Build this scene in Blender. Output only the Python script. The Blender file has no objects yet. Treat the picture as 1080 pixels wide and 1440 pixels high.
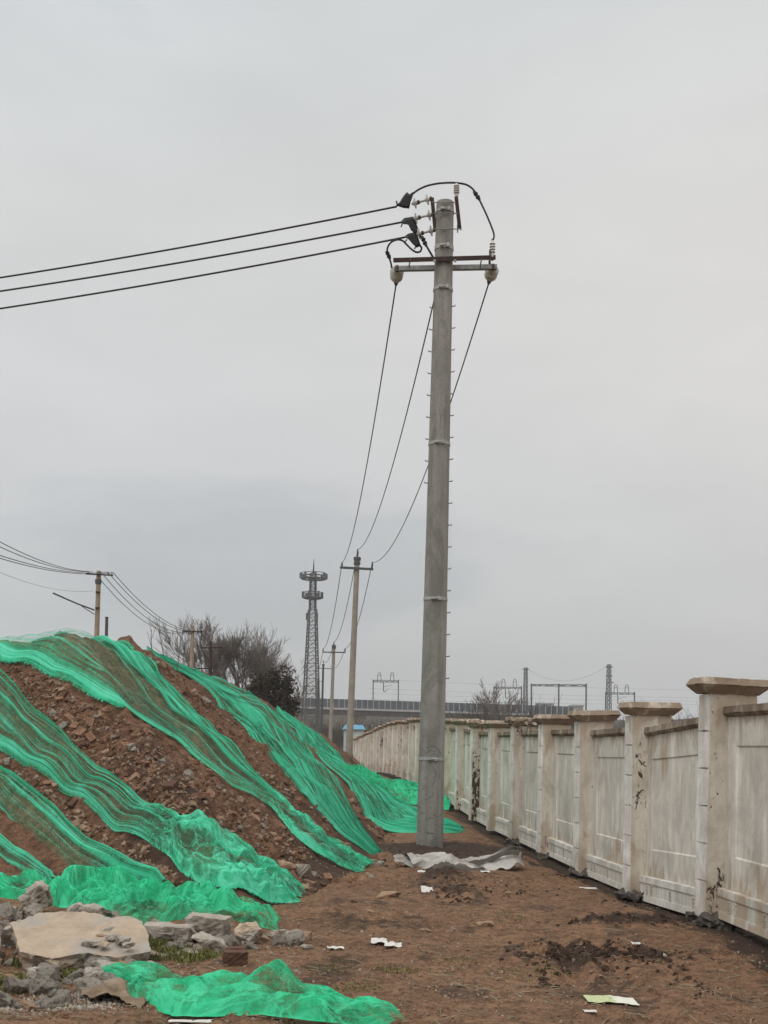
import bpy, bmesh, math, random
import numpy as np
from mathutils import Vector, Matrix, Euler
random.seed(7)
rng = np.random.default_rng(7)
SC = bpy.context.scene
COL = SC.collection

# ------------------------------------------------------------------ camera
F = 1650.0; CX = 540.0; HY = 1047.0; EYE = 1.65; ROLL = math.radians(1.1)
cr, sr = math.cos(ROLL), math.sin(ROLL)
def P(px, py, Y):
    u = (px-CX)/F; v = -(py-HY)/F
    return Vector((Y*(u*cr-v*sr), Y, EYE+Y*(u*sr+v*cr)))
cam_d = bpy.data.cameras.new("camera"); cam = bpy.data.objects.new("camera", cam_d); COL.objects.link(cam)
cam_d.sensor_fit = 'AUTO'; cam_d.sensor_width = 36; cam_d.lens = F/1440*36
cam_d.shift_y = (HY-720)/1440; cam_d.clip_end = 9000; cam_d.clip_start = .1
r_ = Vector((cr, 0, sr)); u_ = Vector((-sr, 0, cr)); b_ = Vector((0, -1, 0))
cam.matrix_world = Matrix(((r_.x, u_.x, b_.x, 0), (r_.y, u_.y, b_.y, 0), (r_.z, u_.z, b_.z, EYE), (0, 0, 0, 1)))
SC.camera = cam

# ------------------------------------------------------------------ noise
def _h(ix, iy, seed):
    n = (ix.astype(np.int64)*374761393 + iy.astype(np.int64)*668265263 + seed*1442695041) & 0xffffffff
    n = ((n ^ (n >> 13))*1274126177) & 0xffffffff
    return ((n ^ (n >> 16)) & 0xffff)/65535.0
def pn(x, y, seed=0):
    x = np.asarray(x, float); y = np.asarray(y, float)
    ix = np.floor(x); iy = np.floor(y); fx = x-ix; fy = y-iy
    def g(a, b):
        t = _h(ix+a, iy+b, seed)*6.28318
        return np.cos(t)*(fx-a)+np.sin(t)*(fy-b)
    ux = fx*fx*fx*(fx*(fx*6-15)+10); uy = fy*fy*fy*(fy*(fy*6-15)+10)
    a = g(0, 0)+(g(1, 0)-g(0, 0))*ux; b = g(0, 1)+(g(1, 1)-g(0, 1))*ux
    return (a+(b-a)*uy)*1.5
def fbm(x, y, o=4, seed=0):
    s = 0; a = 1
    for i in range(o):
        s = s+a*pn(x*2**i+17.3*i, y*2**i-9.1*i, seed+i); a *= .5
    return s
def sstep(a, b, x):
    t = np.clip((x-a)/(b-a), 0, 1); return t*t*(3-2*t)

# ------------------------------------------------------------------ terrain
GY = [-100, 0, 11, 14, 19, 24, 29, 40, 50, 59, 69, 84, 120, 300, 4000]
GZ = [.05, .05, .05, -.05, -.06, -.06, .06, .28, .34, .24, .08, -.2, -.6, -1.2, -2]
TOE = np.array([(-16, 15), (-9, 13.8), (-4.3, 12.3), (-2.3, 11.2), (-1.2, 11.2), (-.85, 12.5), (-.35, 15.5), (-.1, 18.5),
                (.15, 24), (.3, 34), (-.2, 46), (-1.5, 54), (-6, 60), (-14, 60), (-22, 50), (-22, 20)], float)
def toe_d(x, y):
    d = np.full(np.shape(x), 1e9); ins = np.zeros(np.shape(x), bool); n = len(TOE)
    for i in range(n):
        ax, ay = TOE[i]; bx, by = TOE[(i+1) % n]
        ex, ey = bx-ax, by-ay
        t = np.clip(((x-ax)*ex+(y-ay)*ey)/(ex*ex+ey*ey), 0, 1)
        d = np.minimum(d, np.hypot(x-ax-t*ex, y-ay-t*ey))
        c = ((ay > y) != (by > y)) & (x < (bx-ax)*(y-ay)/(by-ay+1e-12)+ax)
        ins ^= c
    return np.where(ins, d, -d)
def base_z(x, y):
    return np.interp(y, GY, GZ)
def heap_h(x, y):
    d = toe_d(x, y)
    cap = np.interp(y, [10, 19.5, 20, 21.5, 23, 27, 30, 34, 40, 48, 56], [3.08, 3.12, 3.22, 3.38, 3.40, 3.22, 2.92, 2.36, 1.74, .7, .1])
    a = .75*d; k = .35
    h = np.clip(.5+.5*(cap-a)/k, 0, 1)
    s = cap*(1-h)+a*h-k*h*(1-h)
    amp = sstep(0, 1.5, d)
    s = s+amp*(.16*fbm(x*.55, y*.55, 2, 5)+.07*pn(x*1.7, y*1.7, 9))
    return np.where(d > 0, np.maximum(s, -.05), np.maximum(.75*d, -.6)), d
def Hs(x, y):           # smooth terrain (what the nets lie on)
    x = np.asarray(x, float); y = np.asarray(y, float)
    h, d = heap_h(x, y)
    return base_z(x, y)+np.maximum(h, 0)+rubble_rise(x, y)
def rubble_rise(x, y):
    return .16*np.exp(-(((x+2.7)/1.1)**2+((y-9.5)/1.2)**2))
_T = np.concatenate([np.arange(4.5, 30, .02), np.arange(30, 110, .1)])
def hit(px, py):
    u = (px-CX)/F; v = -(py-HY)/F
    dx = u*cr-v*sr; dz = u*sr+v*cr
    z = EYE+_T*dz; h = Hs(_T*dx, _T)
    k = np.nonzero(z < h)[0]
    t = _T[k[0]] if len(k) else _T[-1]
    return Vector((t*dx, t, float(EYE+t*dz)))
def hz(x, y): return float(Hs(np.array([x]), np.array([y]))[0])

PILE = hit(604, 1192)
def blob(x, y, px, py, rx, ry):
    c = hit(px, py); return np.exp(-(((x-c.x)/rx)**2+((y-c.y)/ry)**2))
def ground_detail(x, y):
    near = 1/(1+np.maximum(y-12, 0)*.03)
    z = .030*fbm(x*.9, y*.9, 3, 21)
    n2 = fbm(x*3.2, y*3.2, 4, 31)
    z = z+near*.022*n2
    rough = sstep(-.1, .5, fbm(x*.45, y*.3, 3, 44))
    z = z+near*rough*.042*np.abs(fbm(x*6, y*6, 3, 51))
    # churned wet soil and spoil round the pole foot
    m1 = blob(x, y, 850, 1347, .75, .40)+.8*blob(x, y, 780, 1340, .3, .3)
    cl = np.clip(fbm(x*5, y*5, 3, 61)+.35, 0, 2)
    z = z+.05*m1*cl*sstep(.1, .5, m1)+.035*m1*np.abs(fbm(x*14, y*14, 3, 66))
    m2 = np.exp(-(((x-PILE.x-.2)/1.1)**2+((y-PILE.y+.3)/1.0)**2))
    z = z+m2*(.05+.07*fbm(x*2.5, y*2.5, 3, 71))-.10*np.exp(-(((x-PILE.x-.7)/.45)**2+((y-PILE.y+.1)/.5)**2))
    m3 = blob(x, y, 625, 1240, .38, .55)+.8*blob(x, y, 640, 1262, .3, .3)
    z = z+m3*(.13+.06*fbm(x*5, y*5, 3, 77))
    # ridge of pushed soil in front of the wall
    c = hit(900, 1300); w = np.exp(-((y-c.y-.15*np.sin(x*3))/.16)**2)*sstep(c.x-.9, c.x-.3, x)*(1-sstep(c.x+.7, c.x+1.2, x))
    z = z+w*(.05+.06*np.clip(fbm(x*7, y*7, 3, 81), -.3, 1))
    dw = wall_x(y)-x; gut = (1-sstep(.0, .45, dw))*(dw > -1.0); z = z*(1-.6*gut)-.085*gut
    # wheel ruts sweeping past lower right
    for o in (0, .28, 1.5, 1.78):
        xr = 1.35+o+.05*(y-7)**2*.35
        g = np.exp(-((x-xr)/.09)**2)*(1-sstep(9.0, 10.5, y))
        z = z-g*.05+np.exp(-((x-xr-.15)/.07)**2)*(1-sstep(9.0, 10.5, y))*.024*(1+np.sin(y*34+x*20))
    return z*(1-.9*np.clip(1.6*blob(x, y, 859, 1409, .34, .3), 0, 1))
def wall_x(Y): return 3.075-.0712*(Y-11.15)
def soil_wet(x, y):
    w = .9*np.clip(blob(x, y, 850, 1347, .75, .42)+.8*blob(x, y, 780, 1340, .35, .3), 0, 1)*sstep(-.25, .35, fbm(x*3, y*3, 3, 61)+.25)
    w = np.maximum(w, 1.0*sstep(.12, .7, np.exp(-(((x-PILE.x-.2)/1.3)**2+((y-PILE.y+.5)/1.6)**2))))
    dw = wall_x(y)-x
    w = np.maximum(w, .85*(1-sstep(-.05, .5, dw+.3*fbm(x*1.4, y*1.4, 3, 88)))*(dw > -1.2))
    c = hit(900, 1300)
    w = np.maximum(w, .8*np.exp(-((y-c.y-.15*np.sin(x*3))/.2)**2)*sstep(c.x-1.1, c.x-.3, x))
    w = np.maximum(w, .5*sstep(.0, .7, fbm(x*1.6, y*1.1, 5, 93)))
    m3 = blob(x, y, 625, 1240, .45, .6)+.8*blob(x, y, 640, 1262, .35, .3)
    return np.clip(np.maximum(w, .8*m3), 0, 1)

# ------------------------------------------------------------------ helpers
def tag(o, label=None, cat=None, group=None, kind=None):
    if label: o['label'] = label
    if cat: o['category'] = cat
    if group: o['group'] = group
    if kind: o['kind'] = kind
    return o
def link(name, me, mat, parent=None, loc=None):
    o = bpy.data.objects.new(name, me); COL.objects.link(o)
    if mat is not None:
        for m in (mat if isinstance(mat, (list, tuple)) else [mat]): me.materials.append(m)
    if parent: o.parent = parent
    if loc is not None: o.location = loc
    return o
def empty(name, loc, label, cat, group=None):
    o = bpy.data.objects.new(name, None); COL.objects.link(o); o.location = loc
    o.empty_display_size = .2
    return tag(o, label, cat, group)
class MB:
    def __init__(s): s.v = []; s.f = []; s.m = []
    def add(s, vs, fs, mi=0):
        b = len(s.v); s.v += [tuple(p) for p in vs]; s.f += [tuple(i+b for i in q) for q in fs]; s.m += [mi]*len(fs)
    def box(s, c, h, M=None, mi=0):
        vs = [Vector((x*h[0], y*h[1], z*h[2])) for x in (-1, 1) for y in (-1, 1) for z in (-1, 1)]
        if M is not None: vs = [M @ p for p in vs]
        vs = [p+Vector(c) for p in vs]
        s.add(vs, [(0, 1, 3, 2), (4, 6, 7, 5), (0, 4, 5, 1), (2, 3, 7, 6), (0, 2, 6, 4), (1, 5, 7, 3)], mi)
    def bar(s, a, b, w, h=None, mi=0, up=Vector((0, 0, 1))):
        a = Vector(a); b = Vector(b); h = h or w; d = (b-a); L = d.length; d.normalize()
        x = d.cross(up)
        if x.length < 1e-3: x = d.cross(Vector((0, 1, 0)))
        x.normalize(); y = x.cross(d)
        M = Matrix((x, d, y)).transposed()
        s.box((a+b)/2, (w/2, L/2, h/2), M, mi)
    def tube(s, pts, r, n=8, mi=0, cap=True):
        pts = [Vector(p) for p in pts]; k = len(pts); rs = r if isinstance(r, (list, tuple)) else [r]*k
        vs = []; fs = []; ref = None
        for i, p in enumerate(pts):
            d = (pts[min(i+1, k-1)]-pts[max(i-1, 0)]).normalized()
            if ref is None: ref = d.orthogonal().normalized()
            x = (ref-d*ref.dot(d))
            if x.length < 1e-4: x = d.orthogonal()
            x.normalize(); ref = x; y = d.cross(x)
            for j in range(n):
                a = 6.28318*j/n; vs.append(p+(x*math.cos(a)+y*math.sin(a))*rs[i])
        for i in range(k-1):
            for j in range(n):
                fs.append((i*n+j, i*n+(j+1) % n, (i+1)*n+(j+1) % n, (i+1)*n+j))
        if cap: fs.append(tuple(range(n-1, -1, -1))); fs.append(tuple((k-1)*n+j for j in range(n)))
        s.add(vs, fs, mi)
    def lathe(s, a, d, prof, n=20, mi=0):
        a = Vector(a); d = Vector(d).normalized()
        pts = [a+d*t for t, r in prof]; 
        x = d.orthogonal().normalized(); y = d.cross(x); vs = []; fs = []; k = len(prof)
        for (t, r) in prof:
            for j in range(n):
                q = 6.28318*j/n; vs.append(a+d*t+(x*math.cos(q)+y*math.sin(q))*r)
        for i in range(k-1):
            for j in range(n): fs.append((i*n+j, i*n+(j+1) % n, (i+1)*n+(j+1) % n, (i+1)*n+j))
        fs.append(tuple(range(n-1, -1, -1))); fs.append(tuple((k-1)*n+j for j in range(n)))
        s.add(vs, fs, mi)
    def build(s, name, mat, parent=None, loc=None, smooth=False, bevel=0, auto=None):
        me = bpy.data.meshes.new(name)
        o_ = Vector(loc) if (loc is not None) else Vector((0, 0, 0))
        me.from_pydata([tuple(Vector(p)-o_) for p in s.v], [], s.f); 
        me.polygons.foreach_set('material_index', s.m)
        bm = bmesh.new(); bm.from_mesh(me); bmesh.ops.recalc_face_normals(bm, faces=bm.faces)
        if bevel: bmesh.ops.bevel(bm, geom=list(bm.edges), offset=bevel, segments=1, affect='EDGES', clamp_overlap=True)
        bm.to_mesh(me); bm.free()
        o = link(name, me, mat, parent, loc)
        if smooth:
            me.polygons.foreach_set('use_smooth', [True]*len(me.polygons))
            if auto: 
                try: me.set_sharp_from_angle(angle=math.radians(auto))
                except Exception: pass
        return o
def grid_mesh(name, X, Y, Z, mat, parent=None, attrs=None, smooth=True, uv=None, keep=None):
    n, m = X.shape
    co = np.stack([X, Y, Z], -1).reshape(-1, 3).astype(np.float32)
    i = np.arange(n*m).reshape(n, m)
    q = np.stack([i[:-1, :-1], i[:-1, 1:], i[1:, 1:], i[1:, :-1]], -1).reshape(-1, 4)
    if keep is not None: q = q[keep.reshape(-1)]
    me = bpy.data.meshes.new(name)
    me.vertices.add(len(co)); me.vertices.foreach_set('co', co.ravel())
    me.loops.add(len(q)*4); me.loops.foreach_set('vertex_index', q.ravel().astype(np.int32))
    me.polygons.add(len(q)); me.polygons.foreach_set('loop_start', (np.arange(len(q))*4).astype(np.int32))
    me.polygons.foreach_set('use_smooth', np.full(len(q), smooth))
    if uv is not None:
        l = me.uv_layers.new(name='UVMap'); l.data.foreach_set('uv', uv.reshape(-1, 2)[q.ravel()].astype(np.float32).ravel())
    for k, a in (attrs or {}).items():
        at = me.attributes.new(k, 'FLOAT', 'POINT'); at.data.foreach_set('value', a.astype(np.float32).ravel())
    me.update(calc_edges=True); me.validate()
    return link(name, me, mat, parent)

# ------------------------------------------------------------------ materials
class NT:
    def __init__(s, name):
        s.mat = bpy.data.materials.new(name); s.mat.use_nodes = True; s.t = s.mat.node_tree; s.t.nodes.clear()
        s.out = s.n('ShaderNodeOutputMaterial')
    def n(s, ty, **kw):
        nd = s.t.nodes.new(ty)
        for k, v in kw.items():
            if k.startswith('i_'): 
                key = k[2:]; key = int(key) if key.isdigit() else key.replace('_', ' ')
                if isinstance(v, bpy.types.NodeSocket): s.t.links.new(v, nd.inputs[key])
                else: nd.inputs[key].default_value = v
            else: setattr(nd, k, v)
        return nd
    def l(s, a, b): s.t.links.new(a, b)
    def noise(s, vec, scale, detail=4, rough=.55, dist=0):
        nd = s.n('ShaderNodeTexNoise', i_Scale=scale, i_Detail=detail, i_Roughness=rough, i_Distortion=dist)
        s.l(vec, nd.inputs['Vector']); return nd.outputs['Fac']
    def ramp(s, f, stops):
        nd = s.n('ShaderNodeValToRGB'); s.l(f, nd.inputs['Fac']); e = nd.color_ramp.elements
        while len(e) < len(stops): e.new(.5)
        for q, (p, c) in zip(e, stops):
            q.position = p; q.color = (c, c, c, 1) if isinstance(c, (int, float)) else (*c, 1)
        return nd.outputs['Color']
    def mix(s, f, a, b, bt='MIX'):
        nd = s.n('ShaderNodeMix', data_type='RGBA', blend_type=bt)
        for sock, v in ((nd.inputs['Factor'], f), (nd.inputs['A'], a), (nd.inputs['B'], b)):
            pass
        ins = [i for i in nd.inputs if i.enabled]
        for sock, v in zip(ins, (f, a, b)):
            if isinstance(v, bpy.types.NodeSocket): s.l(v, sock)
            elif isinstance(v, (int, float)): sock.default_value = v
            else: sock.default_value = (*v, 1)
        return [o for o in nd.outputs if o.enabled][0]
    def math(s, op, a, b=0.0):
        nd = s.n('ShaderNodeMath', operation=op)
        for i, v in enumerate((a, b)):
            if isinstance(v, bpy.types.NodeSocket): s.l(v, nd.inputs[i])
            else: nd.inputs[i].default_value = v
        return nd.outputs[0]
    def coord(s, which='Object'): return s.n('ShaderNodeTexCoord').outputs[which]
    def mapping(s, v, scale):
        nd = s.n('ShaderNodeMapping'); nd.inputs['Scale'].default_value = scale; s.l(v, nd.inputs['Vector']); return nd.outputs[0]
    def bump(s, h, strength=.5, dist=.01):
        nd = s.n('ShaderNodeBump', i_Strength=strength, i_Distance=dist); s.l(h, nd.inputs['Height']); return nd.outputs[0]
    def finish(s, col, rough=.85, normal=None, metal=0, spec=.3):
        b = s.n('ShaderNodeBsdfPrincipled')
        if isinstance(col, bpy.types.NodeSocket): s.l(col, b.inputs['Base Color'])
        else: b.inputs['Base Color'].default_value = (*col, 1)
        if isinstance(rough, bpy.types.NodeSocket): s.l(rough, b.inputs['Roughness'])
        else: b.inputs['Roughness'].default_value = rough
        b.inputs['Metallic'].default_value = metal; b.inputs['Specular IOR Level'].default_value = spec
        if normal: s.l(normal, b.inputs['Normal'])
        s.l(b.outputs[0], s.out.inputs['Surface']); s.b = b; return s.mat
def speckle(name, a, b, scale=6, rough=.85, metal=0, bump=.3, bd=.01, c=None, which='Object', fine=8):
    t = NT(name); v = t.coord(which)
    f = t.noise(v, scale, 6, .65); col = t.mix(t.ramp(f, [(.3, 0), (.7, 1)]), a, b)
    if c: col = t.mix(t.ramp(t.noise(v, scale*.35, 4), [(.52, 0), (.66, 1)]), col, c)
    return t.finish(col, rough, t.bump(t.noise(v, scale*fine, 5, .7), bump, bd) if bump else None, metal)

def soil_mat(name, dry, mid, wet, stone):
    t = NT(name); v = t.coord('Object')
    n1 = t.noise(v, 1.3, 6, .6, .4); n2 = t.noise(v, 9, 6, .7); n3 = t.noise(v, 55, 5, .7)
    col = t.mix(t.ramp(n1, [(.35, 0), (.65, 1)]), dry, mid)
    col = t.mix(t.ramp(n2, [(.42, .0), (.60, .9)]), col, [c*.52 for c in mid])
    col = t.mix(t.ramp(n3, [(.50, 0), (.68, .7)]), col, [c*1.35 for c in dry])
    n4 = t.noise(v, 22, 5, .75); col = t.mix(t.ramp(n4, [(.52, 0), (.62, .75)]), col, [c*.42 for c in mid])
    vor = t.n('ShaderNodeTexVoronoi', i_Scale=26.0, feature='F1'); t.l(v, vor.inputs['Vector'])
    peb = t.ramp(vor.outputs['Distance'], [(.10, 1), (.17, 0)])
    sel = t.ramp(t.noise(v, 7, 3), [(.52, 0), (.62, 1)])
    col = t.mix(t.math('MULTIPLY', peb, sel), col, stone)
    at = t.n('ShaderNodeAttribute', attribute_name='wet').outputs['Fac']
    wm = t.math('ADD', at, t.math('MULTIPLY', t.math('SUBTRACT', n2, .5), .9))
    wm = t.ramp(wm, [(.28, 0), (.62, 1)])
    col = t.mix(wm, col, wet)
    rg = t.ramp(wm, [(0, .95), (1, .8)])
    h = t.math('ADD', t.math('MULTIPLY', n3, .5), t.math('ADD', t.math('MULTIPLY', n2, 1.2), t.math('MULTIPLY', peb, .25)))
    return t.finish(col, rg, t.bump(h, .9, .03), 0, .2)
M = {}
M['soil'] = soil_mat('soil', (.235, .138, .082), (.165, .093, .055), (.046, .029, .020), (.33, .27, .20))
M['heap'] = soil_mat('heap_soil', (.195, .110, .068), (.135, .071, .043), (.058, .034, .023), (.34, .25, .17))
M['pole'] = None

def pole_mat():
    t = NT('pole_concrete'); v = t.coord('Object')
    vs = t.mapping(v, (9, 9, .6)); 
    n1 = t.noise(vs, 1, 6, .6); n2 = t.noise(v, 1.5, 5, .6); n3 = t.noise(v, 28, 5, .7)
    col = t.mix(t.ramp(n1, [(.3, 0), (.7, 1)]), (.20, .195, .175), (.31, .30, .275))
    col = t.mix(t.ramp(n2, [(.5, 0), (.7, .7)]), col, (.17, .165, .15))
    col = t.mix(t.ramp(n3, [(.35, .5), (.5, 0)]), col, (.15, .145, .13))
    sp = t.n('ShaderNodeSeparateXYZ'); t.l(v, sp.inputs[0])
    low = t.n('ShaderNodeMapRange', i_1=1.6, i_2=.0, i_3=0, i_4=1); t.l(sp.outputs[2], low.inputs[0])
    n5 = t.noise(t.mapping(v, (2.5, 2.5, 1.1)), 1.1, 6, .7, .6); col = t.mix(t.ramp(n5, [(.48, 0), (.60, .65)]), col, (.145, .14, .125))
    sx = t.n('ShaderNodeSeparateXYZ'); t.l(v, sx.inputs[0]); lit = t.n('ShaderNodeMapRange', i_1=.115, i_2=.15, i_3=0, i_4=.5); t.l(sx.outputs[0], lit.inputs[0]); col = t.mix(t.math('MULTIPLY', lit.outputs[0], t.ramp(n1, [(.35, .3), (.6, 1)])), col, (.36, .35, .32))  # right side of the shaft painted paler, as if light caught it
    sm = t.math('MULTIPLY', low.outputs[0], t.ramp(t.noise(t.mapping(v, (3, 3, 4)), 1.6, 5, .7, 1.5), [(.56, 0), (.66, 1)]))
    col = t.mix(sm, col, (.07, .066, .058))
    return t.finish(col, .8, t.bump(t.math('ADD', n3, n1), .35, .01), 0, .3)
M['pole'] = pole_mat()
M['pole_far'] = speckle('old_pole_concrete', (.33, .30, .25), (.22, .20, .17), 3, bump=.2)
M['pole_tan'] = speckle('tan_pole_concrete', (.36, .29, .21), (.24, .19, .14), 3, bump=.2)
M['rust'] = speckle('rusty_steel', (.060, .032, .026), (.030, .022, .020), 12, .7, .3, .3)
M['galv'] = speckle('galvanised_steel', (.30, .30, .30), (.17, .165, .16), 14, .55, .6, .2)
M['ceramic'] = speckle('glazed_ceramic', (.54, .53, .50), (.36, .35, .32), 8, .3, 0, .05)
M['darkpin'] = speckle('insulator_metal', (.10, .075, .065), (.06, .05, .045), 12, .6, .4, .2)
M['black'] = speckle('black_rubber', (.009, .009, .010), (.016, .016, .017), 10, .55, 0, .2)
M['cable'] = speckle('cable_sheath', (.018, .018, .019), (.03, .03, .03), 3, .6, 0, 0)
M['farsteel'] = speckle('weathered_steel', (.065, .068, .072), (.11, .115, .12), 2, .7, .2, 0)
M['band'] = speckle('clamp_steel', (.46, .46, .45), (.28, .28, .27), 15, .6, .1, .2)

def wall_mat(name, base, grime, rust, rust_amt, pits, white=0):
    t = NT(name); g = t.coord('Object'); oi = t.n('ShaderNodeObjectInfo')
    ad = t.n('ShaderNodeVectorMath', operation='ADD'); t.l(g, ad.inputs[0])
    cmb = t.n('ShaderNodeCombineXYZ'); rr = t.math('MULTIPLY', oi.outputs['Random'], 37.0)
    for i in range(3): t.l(rr, cmb.inputs[i])
    t.l(cmb.outputs[0], ad.inputs[1]); v = ad.outputs[0]
    streak = t.noise(t.mapping(v, (7, 7, .8)), 1, 6, .65, .3)
    blot = t.noise(t.mapping(v, (1, 1, .75)), 2.1, 7, .66, .7); fine = t.noise(v, 40, 5, .7)
    col = t.mix(t.ramp(streak, [(.36, 0), (.70, 1)]), base, grime)
    fs_ = t.noise(t.mapping(v, (26, 26, 1.5)), 1, 5, .7); col = t.mix(t.ramp(fs_, [(.54, 0), (.68, .28)]), col, [c*.66 for c in grime])
    col = t.mix(t.ramp(blot, [(.42, 0), (.66, .85)]), col, [c*.78 for c in grime])
    col = t.mix(t.ramp(fine, [(.52, 0), (.75, .35)]), col, [c*.6 for c in grime])
    sp = t.n('ShaderNodeSeparateXYZ'); t.l(g, sp.inputs[0]); z = sp.outputs[2]
    lo = t.n('ShaderNodeMapRange', i_1=.75, i_2=.0, i_3=0, i_4=1); t.l(z, lo.inputs[0])
    hi = t.n('ShaderNodeMapRange', i_1=1.5, i_2=2.05, i_3=0, i_4=.75); t.l(z, hi.inputs[0])
    e = t.math('MAXIMUM', lo.outputs[0], hi.outputs[0])
    rn = t.noise(t.mapping(v, (4, 4, 1.6)), 1.2, 5, .6, .6)
    rm = t.ramp(t.math('ADD', rn, t.math('MULTIPLY', e, .30)), [(.60, 0), (.74, 1)])
    col = t.mix(t.math('MULTIPLY', rm, rust_amt), col, rust)
    h = t.math('ADD', t.math('MULTIPLY', fine, .5), t.math('MULTIPLY', blot, .4))
    if pits:
        pn_ = t.noise(t.mapping(v, (1, 1, .6)), 13, 4, .75, .8)
        zone = t.noise(v, 1.1, 2, .5)
        pa_ = t.n('ShaderNodeAttribute', attribute_name='pit', attribute_type='OBJECT').outputs['Fac']
        pm = t.ramp(t.math('ADD', t.math('ADD', pn_, t.math('MULTIPLY', pa_, .14)), t.math('MULTIPLY', t.math('SUBTRACT', zone, .5), .6)), [(.71, 0), (.725, 1)])
        mid = t.math('MULTIPLY', pm, pits)
        col = t.mix(mid, col, (.05, .03, .022))
        h = t.math('SUBTRACT', h, t.math('MULTIPLY', pm, 1.6))
    return t.finish(col, .9, t.bump(h, .6, .012), 0, .2)
M['panel'] = wall_mat('wall_panel', (.74, .705, .645), (.52, .488, .43), (.33, .235, .15), .65, 0)
M['post'] = wall_mat('wall_post', (.70, .655, .58), (.54, .485, .40), (.32, .22, .14), .55, .95)
M['paint'] = wall_mat('wall_white_paint', (.82, .81, .78), (.64, .62, .575), (.34, .26, .18), .35, 0)
M['capm'] = wall_mat('wall_cap', (.66, .61, .52), (.47, .40, .31), (.17, .11, .07), .75, .0)
M['coping'] = wall_mat('wall_coping', (.42, .36, .29), (.26, .21, .16), (.11, .07, .05), .7, .6)

def net_mat(name, c1, c2, crumple=False):
    t = NT(name); uv = t.coord('UV')
    at = t.n('ShaderNodeAttribute', attribute_name='dens').outputs['Fac']
    def ridge(f, k, o=1.0):
        rd = t.n('ShaderNodeMath', operation='MULTIPLY_ADD'); rd.use_clamp = True
        t.l(t.math('ABSOLUTE', t.math('SUBTRACT', f, .5)), rd.inputs[0]); rd.inputs[1].default_value = -k; rd.inputs[2].default_value = o
        return rd.outputs[0]
    ck = t.n('ShaderNodeAttribute', attribute_name='crump').outputs['Fac']
    def mixf(x, y):
        nd = t.n('ShaderNodeMix', data_type='FLOAT'); t.l(ck, nd.inputs[0]); t.l(x, nd.inputs[2]); t.l(y, nd.inputs[3]); return nd.outputs[0]
    a = mixf(t.noise(t.mapping(uv, (.12, 3.4, 1)), 1.2, 4, .55, .1), t.noise(uv, 1.6, 5, .6, .8))
    r1 = mixf(ridge(t.noise(t.mapping(uv, (.10, 8, 1)), 1.0, 3, .5, .15), 13), ridge(t.noise(t.mapping(uv, (.8, 1.3, 1)), 3.6, 4, .55, 1.2), 12))
    r2 = mixf(ridge(t.noise(t.mapping(uv, (.22, 21, 1)), 1.0, 3, .5, .15), 10), ridge(t.noise(uv, 9, 4, .6, 1.0), 12))
    c = t.noise(uv, 1.7, 5, .65, .4); gr = t.noise(uv, 90, 2, .5); gr2 = t.noise(uv, 24, 4, .7)
    s = t.math('ADD', t.math('MULTIPLY', t.math('SUBTRACT', a, .5), 2.3), t.math('ADD', t.math('MULTIPLY', t.math('MULTIPLY', r1, .66), t.math('SUBTRACT', 1.0, t.math('MULTIPLY', ck, .45))), t.math('MULTIPLY', t.math('MULTIPLY', r2, .46), t.math('SUBTRACT', 1.0, t.math('MULTIPLY', ck, .6)))))
    s = t.math('ADD', s, t.math('ADD', t.math('MULTIPLY', t.math('SUBTRACT', c, .5), 1.2), t.math('ADD', t.math('MULTIPLY', t.math('SUBTRACT', gr, .5), .9), t.math('MULTIPLY', t.math('SUBTRACT', gr2, .5), .9))))
    al = t.math('ADD', t.math('SUBTRACT', t.math('MULTIPLY', at, .95), .58), s)
    mr = t.n('ShaderNodeMapRange', i_1=0.0, i_2=1.0, i_3=.10, i_4=.97); t.l(al, mr.inputs[0]); mr.clamp = True
    ef = t.n('ShaderNodeAttribute', attribute_name='fray').outputs['Fac']
    alpha = t.math('MULTIPLY', mr.outputs[0], t.ramp(t.math('ADD', t.math('SUBTRACT', 1.35, t.math('MULTIPLY', ef, 1.2)), t.math('MULTIPLY', t.math('SUBTRACT', gr2, .5), 2.2)), [(.35, 0), (.65, 1)]))
    col = t.mix(t.math('ADD', t.math('MULTIPLY', r1, .55), t.math('MULTIPLY', t.math('SUBTRACT', c, .35), .9)), c1, c2)  # fold crests paler: doubled net, with sky light painted into the colour
    d = t.n('ShaderNodeBsdfDiffuse'); t.l(col, d.inputs['Color'])
    tr = t.n('ShaderNodeBsdfTranslucent'); t.l(col, tr.inputs['Color'])
    bp = t.bump(t.math('ADD', t.math('ADD', r1, t.math('MULTIPLY', r2, .5)), t.math('MULTIPLY', gr, .4)), .8, .05); t.l(t.math('SUBTRACT', .8, t.math('MULTIPLY', ck, .55)), bp.node.inputs['Strength']); t.l(bp, d.inputs['Normal'])
    mx = t.n('ShaderNodeMixShader'); mx.inputs[0].default_value = .18; t.l(d.outputs[0], mx.inputs[1]); t.l(tr.outputs[0], mx.inputs[2])
    tp = t.n('ShaderNodeBsdfTransparent')
    m2 = t.n('ShaderNodeMixShader'); t.l(alpha, m2.inputs[0]); t.l(tp.outputs[0], m2.inputs[1]); t.l(mx.outputs[0], m2.inputs[2])
    t.l(m2.outputs[0], t.out.inputs['Surface']); return t.mat
M['net'] = net_mat('green_netting', (.040, .53, .275), (.18, .78, .54))
M['net_deep'] = net_mat('deep_green_netting', (.026, .46, .205), (.095, .64, .37), True)

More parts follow.
